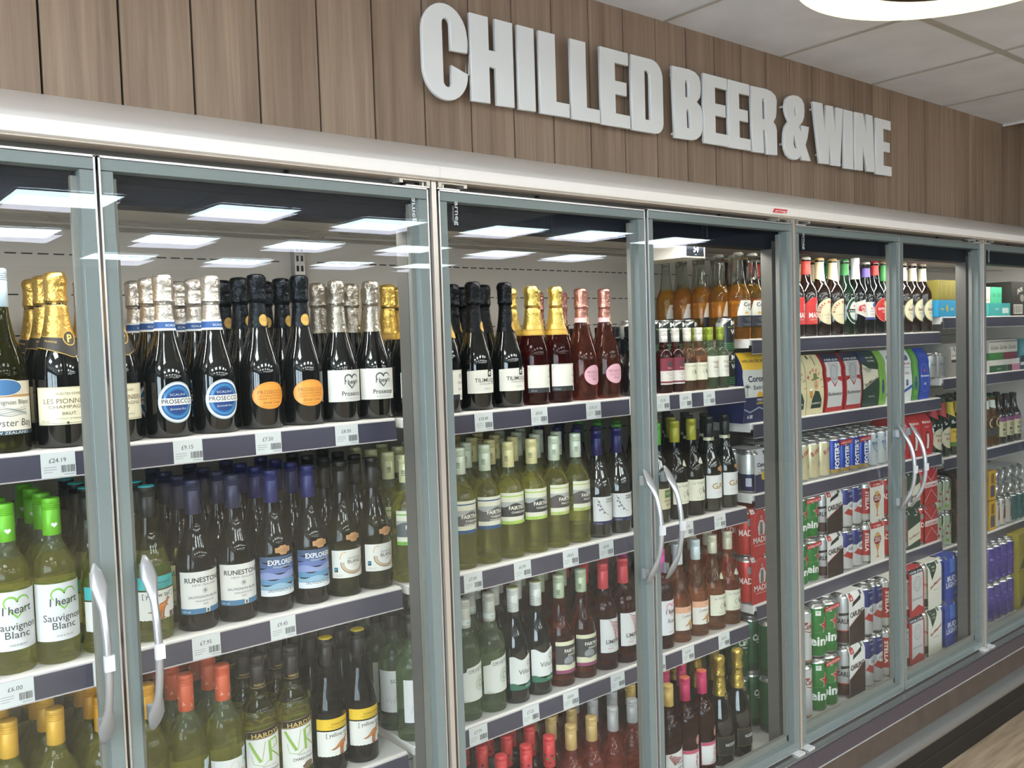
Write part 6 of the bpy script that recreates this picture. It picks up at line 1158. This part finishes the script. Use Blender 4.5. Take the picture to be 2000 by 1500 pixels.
def c_sm(F, w, H): F.rect(-w/2+.5, H*.80, w/2-.5, H-.5, '#243058', 2); F.rect(-w*.2, H*.66, w/2-.5, H*.98, '#1c3a2c', 3); F.text('WIN A TRIP', w*.1, H*.87, 8, '#dfe3d8', 4, .01, fit=w*.48); F.text('TO SPAIN', w*.1, H*.81, 8, '#dfe3d8', 4, .01, fit=w*.42); F.poly([(-w/2+.5, H*.32), (w/2-.5, H*.52), (w/2-.5, H*.66), (-w/2+.5, H*.72)], '#d6d2bc', 3); F.text('SanMiguel', 0, H*.42, 17, '#3c2c28', 4, .02, fit=w*.84, rot=.25); F.poly([(-w/2+.5, H*.72), (-w*.1, H*.6), (w*.1, H*.66), (-w/2+.5, H*.78)], '#d6d2bc', 3); F.text('ESPECIAL', w*.05, H*.17, 7, '#d6d2bc', 4, .01, fit=w*.4)
def c_per(F, w, H): F.text('PERONI', 0, H*.70, 12, '#b3383a', 3, .02, fit=w*.8); F.ell(0, H*.84, w*.3, H*.06, '#4a5a80', 3); F.text('NASTRO AZZURRO', 0, H*.64, 6, '#4a6a9c', 3, .01, fit=w*.76); F.text('0.0%', 0, H*.52, 11, '#b3383a', 3, .01, fit=w*.36); F.poly([(-w/2, H*.14), (w/2, H*.26), (w/2, H*.32), (-w/2, H*.2)], '#2c5a9c', 3); F.rect(-w*.12, H*.3, w*.12, H*.42, '#5a6a8c', 3)
def c_hb(F, w, H): F.star(0, H*.56, 10, '#c64a5a', 3); F.text('Heineken', 0, H*.44, 11, '#dde3f2', 3, .02, fit=w*.82); F.text('0.0', 0, H*.28, 14, '#dde3f2', 3, .02); F.ring(0, H*.42, w*.36, H*.28, 1.6, '#8fa8d8', 3, 24)
def c_gb(F, w, H): F.poly([(-w*.2, H*.1), (w*.2, H*.1), (w*.2, H*.55), (w*.08, H*.8), (w*.08, H*.97), (-w*.08, H*.97), (-w*.08, H*.8), (-w*.2, H*.55)], '#6fa83c', 2); F.ell(0, H*.34, w*.2, H*.14, '#2c4a7c', 3, 18); F.star(0, H*.38, 5, '#c64a5a', 4)
tb = 'bottle cartons on the second beer shelf'
for nm, x, w_, col, art, lab in (('m0', 2.533, .096, '#d2c79e', c_mor, 'cream bottle carton with hat-man picture, left one'), ('m1', 2.634, .100, '#d2c79e', c_mor, 'cream bottle carton with hat-man picture, right one'), ('b1', 2.753, .106, '#a8282c', c_bud, 'red and silver bottle carton with navy top, left one'),
    ('b2', 2.874, .108, '#a8282c', c_bud, 'red and silver bottle carton with navy top, right one'), ('s', 2.990, .108, '#1c3a2c', c_sm, 'dark green bottle carton with cream slanted panel'), ('g', 3.073, .046, '#7fae48', c_gb, 'narrow lime green bottle carton beside white carton'),
    ('p', 3.136, .074, '#d3d7d8', c_per, 'white beer carton with red lettering, left of frame'), ('p2', 3.250, .076, '#d3d7d8', c_per, 'white beer carton with red lettering, right of frame'), ('g2', 3.318, .048, '#4f8f3c', c_gb, 'narrow green bottle carton beside blue carton'), ('h', 3.390, .080, '#2444a8', c_hb, 'bright blue bottle carton with pink star')):
    carton(x, Y1, z2, w_, .13, .196, col, art, lab, tb, .028, 'bottle_carton', 'bottle carton')
# cans behind the small bottles
for k in (0, 1):
    for i, x in enumerate((1.921, 1.976, 2.031, 2.086, 2.141, 2.196)): solo('mwm', x, .330, SH['B'][0]+.0004+k*.1034, 'black and silver wine can behind small bottles, %s, %s' % (('lower', 'upper')[k], ordw[6][i]), 'wine_can', 'wine can', 'black and silver wine cans')
    solo('mwm', 2.2085, .200, SH['B'][0]+.0004+k*.1034, 'black and green wine can beside small bottles, %s one' % ('lower', 'upper')[k], 'wine_can', 'wine can', 'black and silver wine cans')
# ---- farthest fridge
z1 = SH['D'][0]+.0004
def words(t, col, fit=.8, v=.4, s=14, rot=0): return lambda F, w, H: F.text(t, 0, H*v, s, col, 2, .02, fit=w*fit, rot=rot)
dc = 'drinks cartons on the top shelf of the farthest fridge'
carton(3.577, Y1, z1, .150, .12, .066, '#2f9fd0', lambda F, w, H: (F.ell(0, H*.5, 9, 14, '#c9b84a', 2), F.text('WKD', -w*.28, H*.4, 12, '#e6d86a', 2, .02), F.text('BLUE', w*.28, H*.4, 12, '#e6d86a', 2, .02)), 'sky blue drinks carton at the near end of its shelf', dc)
carton(3.577, Y1, z1+.0665, .146, .12, .078, '#8f8238', lambda F, w, H: ([F.line([(x, H*.2), (x, H*.8), (x+14, H*.8)], 2, '#c9b85a', 2) for x in (-50, -8, 34)],), 'olive gold drinks carton on top of blue carton', dc)
carton(3.727, Y1, z1, .140, .12, .062, '#e0a5b0', lambda F, w, H: (F.rect(-w*.1, 4, -w*.06, H-4, '#c98a4a', 2), F.poly([(w*.0, 6), (w*.12, 6), (w*.16, 26)], '#c9a53a', 2), bits(F, w*.2, H*.8, w*.3, 3, 8, '#8a6ab0', 2)), 'pale pink drinks carton under magenta carton', dc)
carton(3.727, Y1, z1+.0625, .140, .12, .076, '#cf4f8c', lambda F, w, H: ([F.text('ABSOLUT', x, H*.16, 10, '#2c2c78', 3, .02, fit=40) for x in (-44, 0, 44)], [F.rect(x-6, H*.4, x+6, H*.95, '#e6b0c4', 2) for x in (-44, 0, 44)]), 'magenta drinks carton on top of pale pink carton', dc)
carton(4.000, Y1+.03, z1, .088, .12, .126, '#d8cdb8', lambda F, w, H: (F.ell(w*.1, H*.3, 12, 17, '#a8622c', 2), F.ell(-w*.2, H*.85, 14, 16, '#c98a4a', 2), F.line([(-w*.4, H*.6), (w*.4, H*.55)], 2, '#4a3a30', 2)), 'cream drinks carton with orange fruit print', dc)
carton(4.106, Y1+.03, z1, .110, .12, .126, '#4fb58c', lambda F, w, H: ([F.text('GIN', x, H*.66, 22, '#2c5a48', 2, 0, fit=32) for x in (-26, 26)], [F.text('TONIC', x, H*.38, 14, '#2c5a48', 2, .02, fit=34) for x in (-26, 26)], [F.ring(x, H*.2, 8, 9, 1.6, '#d07a8c', 2, 14) for x in (-26, 26)]), 'mint green drinks carton with thin lettering', dc)
carton(4.065, Y1-.0, z1, .215, .028, .055, '#3fa9a5', lambda F, w, H: (F.ell(-w*.5, H*.5, 20, 30, '#e3dcd8', 2) if 0 else None, F.text('MALFY', -w*.12, H*.45, 14, '#cfe8e4', 2, .01, fit=34), F.rect(w*.12, H*.2, w*.42, H*.62, '#cfe0dc', 2)), 'low teal drinks carton in front of mint carton', dc)
carton(4.300, Y1, z1, .22, .15, .150, '#2a2520', lambda F, w, H: (F.text("JACK", -w*.1, H*.7, 24, '#cfcabe', 2, .02, fit=60, rot=.2), F.ell(0, H*.52, 22, 16, '#8a857a', 2), F.rect(-w*.42, H*.05, w*.02, H*.33, '#d9d4c8', 2), [F.rect(-w*.38+i*9, H*.08, -w*.38+i*9+(2 if i % 2 else 5), H*.3, '#1c1a18', 3) for i in range(9)]), 'black drinks carton with white barcode panel', dc)
z1 = SH['D'][1]+.0004
dc = 'drinks cartons on the second shelf of the farthest fridge'
for k in (0, 1):
    for i in range(1): pack(3.5145+0, Y1+.125*k, z1, .02, 0, .1, 'silv', '#a9aaa8', s_kron, 'silver-grey can pack with script lettering, %s' % rn[k], 'silver-grey small can packs', name='gin_can_multipack', cat='can multipack')
def c_gor(t): return lambda F, w, H: (F.rect(-w*.3, H*.52, w*.3, H*.9, '#dfdcd4', 2), F.text('Gordon’s'.replace('’', "'"), 0, H*.6, 15, '#5a5a58', 3, .01, fit=w*.5, shear=.15), F.rect(-w*.03, H*.76, w*.03, H*.88, '#33302e', 3), F.rect(-w*.3, H*.43, w*.3, H*.51, t, 2))
carton(3.645, Y1, z1, .110, .12, .134, '#a39f98', c_gor('#33302e'), 'grey curved drinks carton with white script panel', dc, .015)
carton(3.757-.0, Y1, z1, .100, .12, .134, '#c77aa8', c_gor('#8a2c48'), 'pink curved drinks carton with white script panel', dc, .015)
carton(4.115, Y1, z1, .31, .12, .052, '#d3d0c8', lambda F, w, H: (F.rect(-w/2+.5, .5, w*.06, H*.55, '#2c5c3a', 2), F.rect(w*.07, .5, w*.25, H*.55, '#4a4440', 2), F.rect(w*.26, .5, w/2-.5, H*.55, '#c9789c', 2), F.text("GORDON'S", -w*.2, H*.2, 8, '#cfd6c8', 3, .01)), 'long low white, green and pink drinks carton', dc)
carton(4.100, Y1, z1+.0525, .28, .12, .030, '#3c7a3a', lambda F, w, H: (F.rect(0, .5, w/2-.5, H-.5, '#7a2c40', 2),), 'flat green and maroon drinks carton, middle of stack', dc)
carton(4.100, Y1, z1+.083, .29, .12, .055, '#cfcac0', lambda F, w, H: ([F.text('Gordon', x, H*.25, 26, '#5a564e', 2, .01, fit=74, shear=.25) for x in (-90, 0, 90)], F.rect(-w/2+.5, H*.84, w/2-.5, H*.9, '#4a443c', 2)), 'white drinks carton with grey script, top of stack', dc)
carton(4.355, Y1, z1, .15, .12, .138, '#4f8f98', lambda F, w, H: (F.ring(-10, H*.6, 30, 36, 7, '#9cc4c8', 2), F.rect(-w/2+.5, .5, w/2-.5, H*.45, '#2c3a4c', 2), F.rect(-w/2+.5, H*.14, w/2-.5, H*.24, '#d3d0d4', 3)), 'teal and navy drinks carton at right picture edge', dc)
z1 = SH['D'][3]+.0004
for k in (0, 1):
    for i in range(2):
        for j in range(2): solo('cher', 3.528+i*.0685, .197+j*.068, z1+k*.1384, 'pale green cider can with cherries, %s, %s, %s' % (('lower', 'upper')[k], ('left one', 'right one')[i], rn[j]), 'cider_can', 'cider can', 'pale green cherry cider cans')
    carton(3.705, Y1, z1+k*.146, .135, .13, .140, '#1e1a1a', lambda F, w, H: (F.line([(-w*.3, H*.98), (-w*.4, H*.5), (-w*.3, 4)], 3, '#b3363a', 2), F.line([(w*.4, H*.98), (w*.48, H*.5), (w*.4, 4)], 6, '#b3363a', 2), F.poly([(-w*.1, H*.5), (w*.2, H*.5), (w*.08, H*.86)], '#cf8a4a', 3), bits(F, w*.05, H*.4, w*.4, 3, 8, '#8b8680', 2)), 'black curved drinks carton with red edges, %s one' % ('lower', 'upper')[k], 'black and red drinks cartons', .03)
    carton(3.985, Y1, z1+k*.131, .068, .13, .126, '#c99a26', lambda F, w, H: (F.rect(-w*.3, H*.1, w*.3, H*.5, '#4a4c5c', 2), F.rect(-w*.2, H*.55, w*.25, H*.9, '#7a5c20', 2)), 'yellow drinks carton by door frame, %s one' % ('lower', 'upper')[k], 'yellow drinks cartons')
for i in range(3):
    for j in range(2): solo('hh', 4.056+i*.062, .194+j*.062, z1, 'cream beer can with dancing figure, %s, %s' % (('leftmost', 'middle', 'rightmost')[i], rn[j]), group='cream figure-print cans')
for i in range(3):
    for j in range(2): solo('teal', 4.245+i*.062, .194+j*.062, z1, 'dark teal beer can, %s, %s' % (('leftmost', 'middle', 'rightmost')[i], rn[j]), group='dark teal cans')
# packs of cans lying on their sides above
for q, x in enumerate((4.105, 4.255)):
    root = empty('beer_multipack', (x, Y1+.0, z1+.1295)); tag(root, 'pack of cans lying with silver bases facing out, %s' % ('left one', 'right one')[q], 'beer multipack', 'sideways can packs')
    for i in range(2):
        for j in range(2):
            o = can_into('whit', root, -.0316+i*.0632, .148, .032+j*.0632, 'can'); o.rotation_euler = (pi/2, 0, 0)
            o.location.y = .148
z5 = DECK+.0004
for k in (0, 1):
    for i in range(2): pack(3.895+i*.13, .105, z5+k*.163, .0, 0, .16, 'purp', '#4a3f8c', s_kron, 'purple leaf-print can pack, %s, %s' % (('lower', 'upper')[k], ('left one', 'right one')[i]), 'purple can packs', name='drinks_multipack', cat='can multipack')
    carton(4.185, .105, z5+k*.165, .17, .16, .164, '#a8983a', lambda F, w, H: (F.poly([(-w*.4, 10), (w*.1, H*.6), (w*.4, 10)], '#4a5c34', 2), F.ell(w*.2, H*.75, 16, 12, '#a8423a', 2)), 'mustard and green drinks carton, %s one' % ('lower', 'upper')[k], 'mustard drinks cartons')
print('OBJECTS', len(bpy.data.objects))
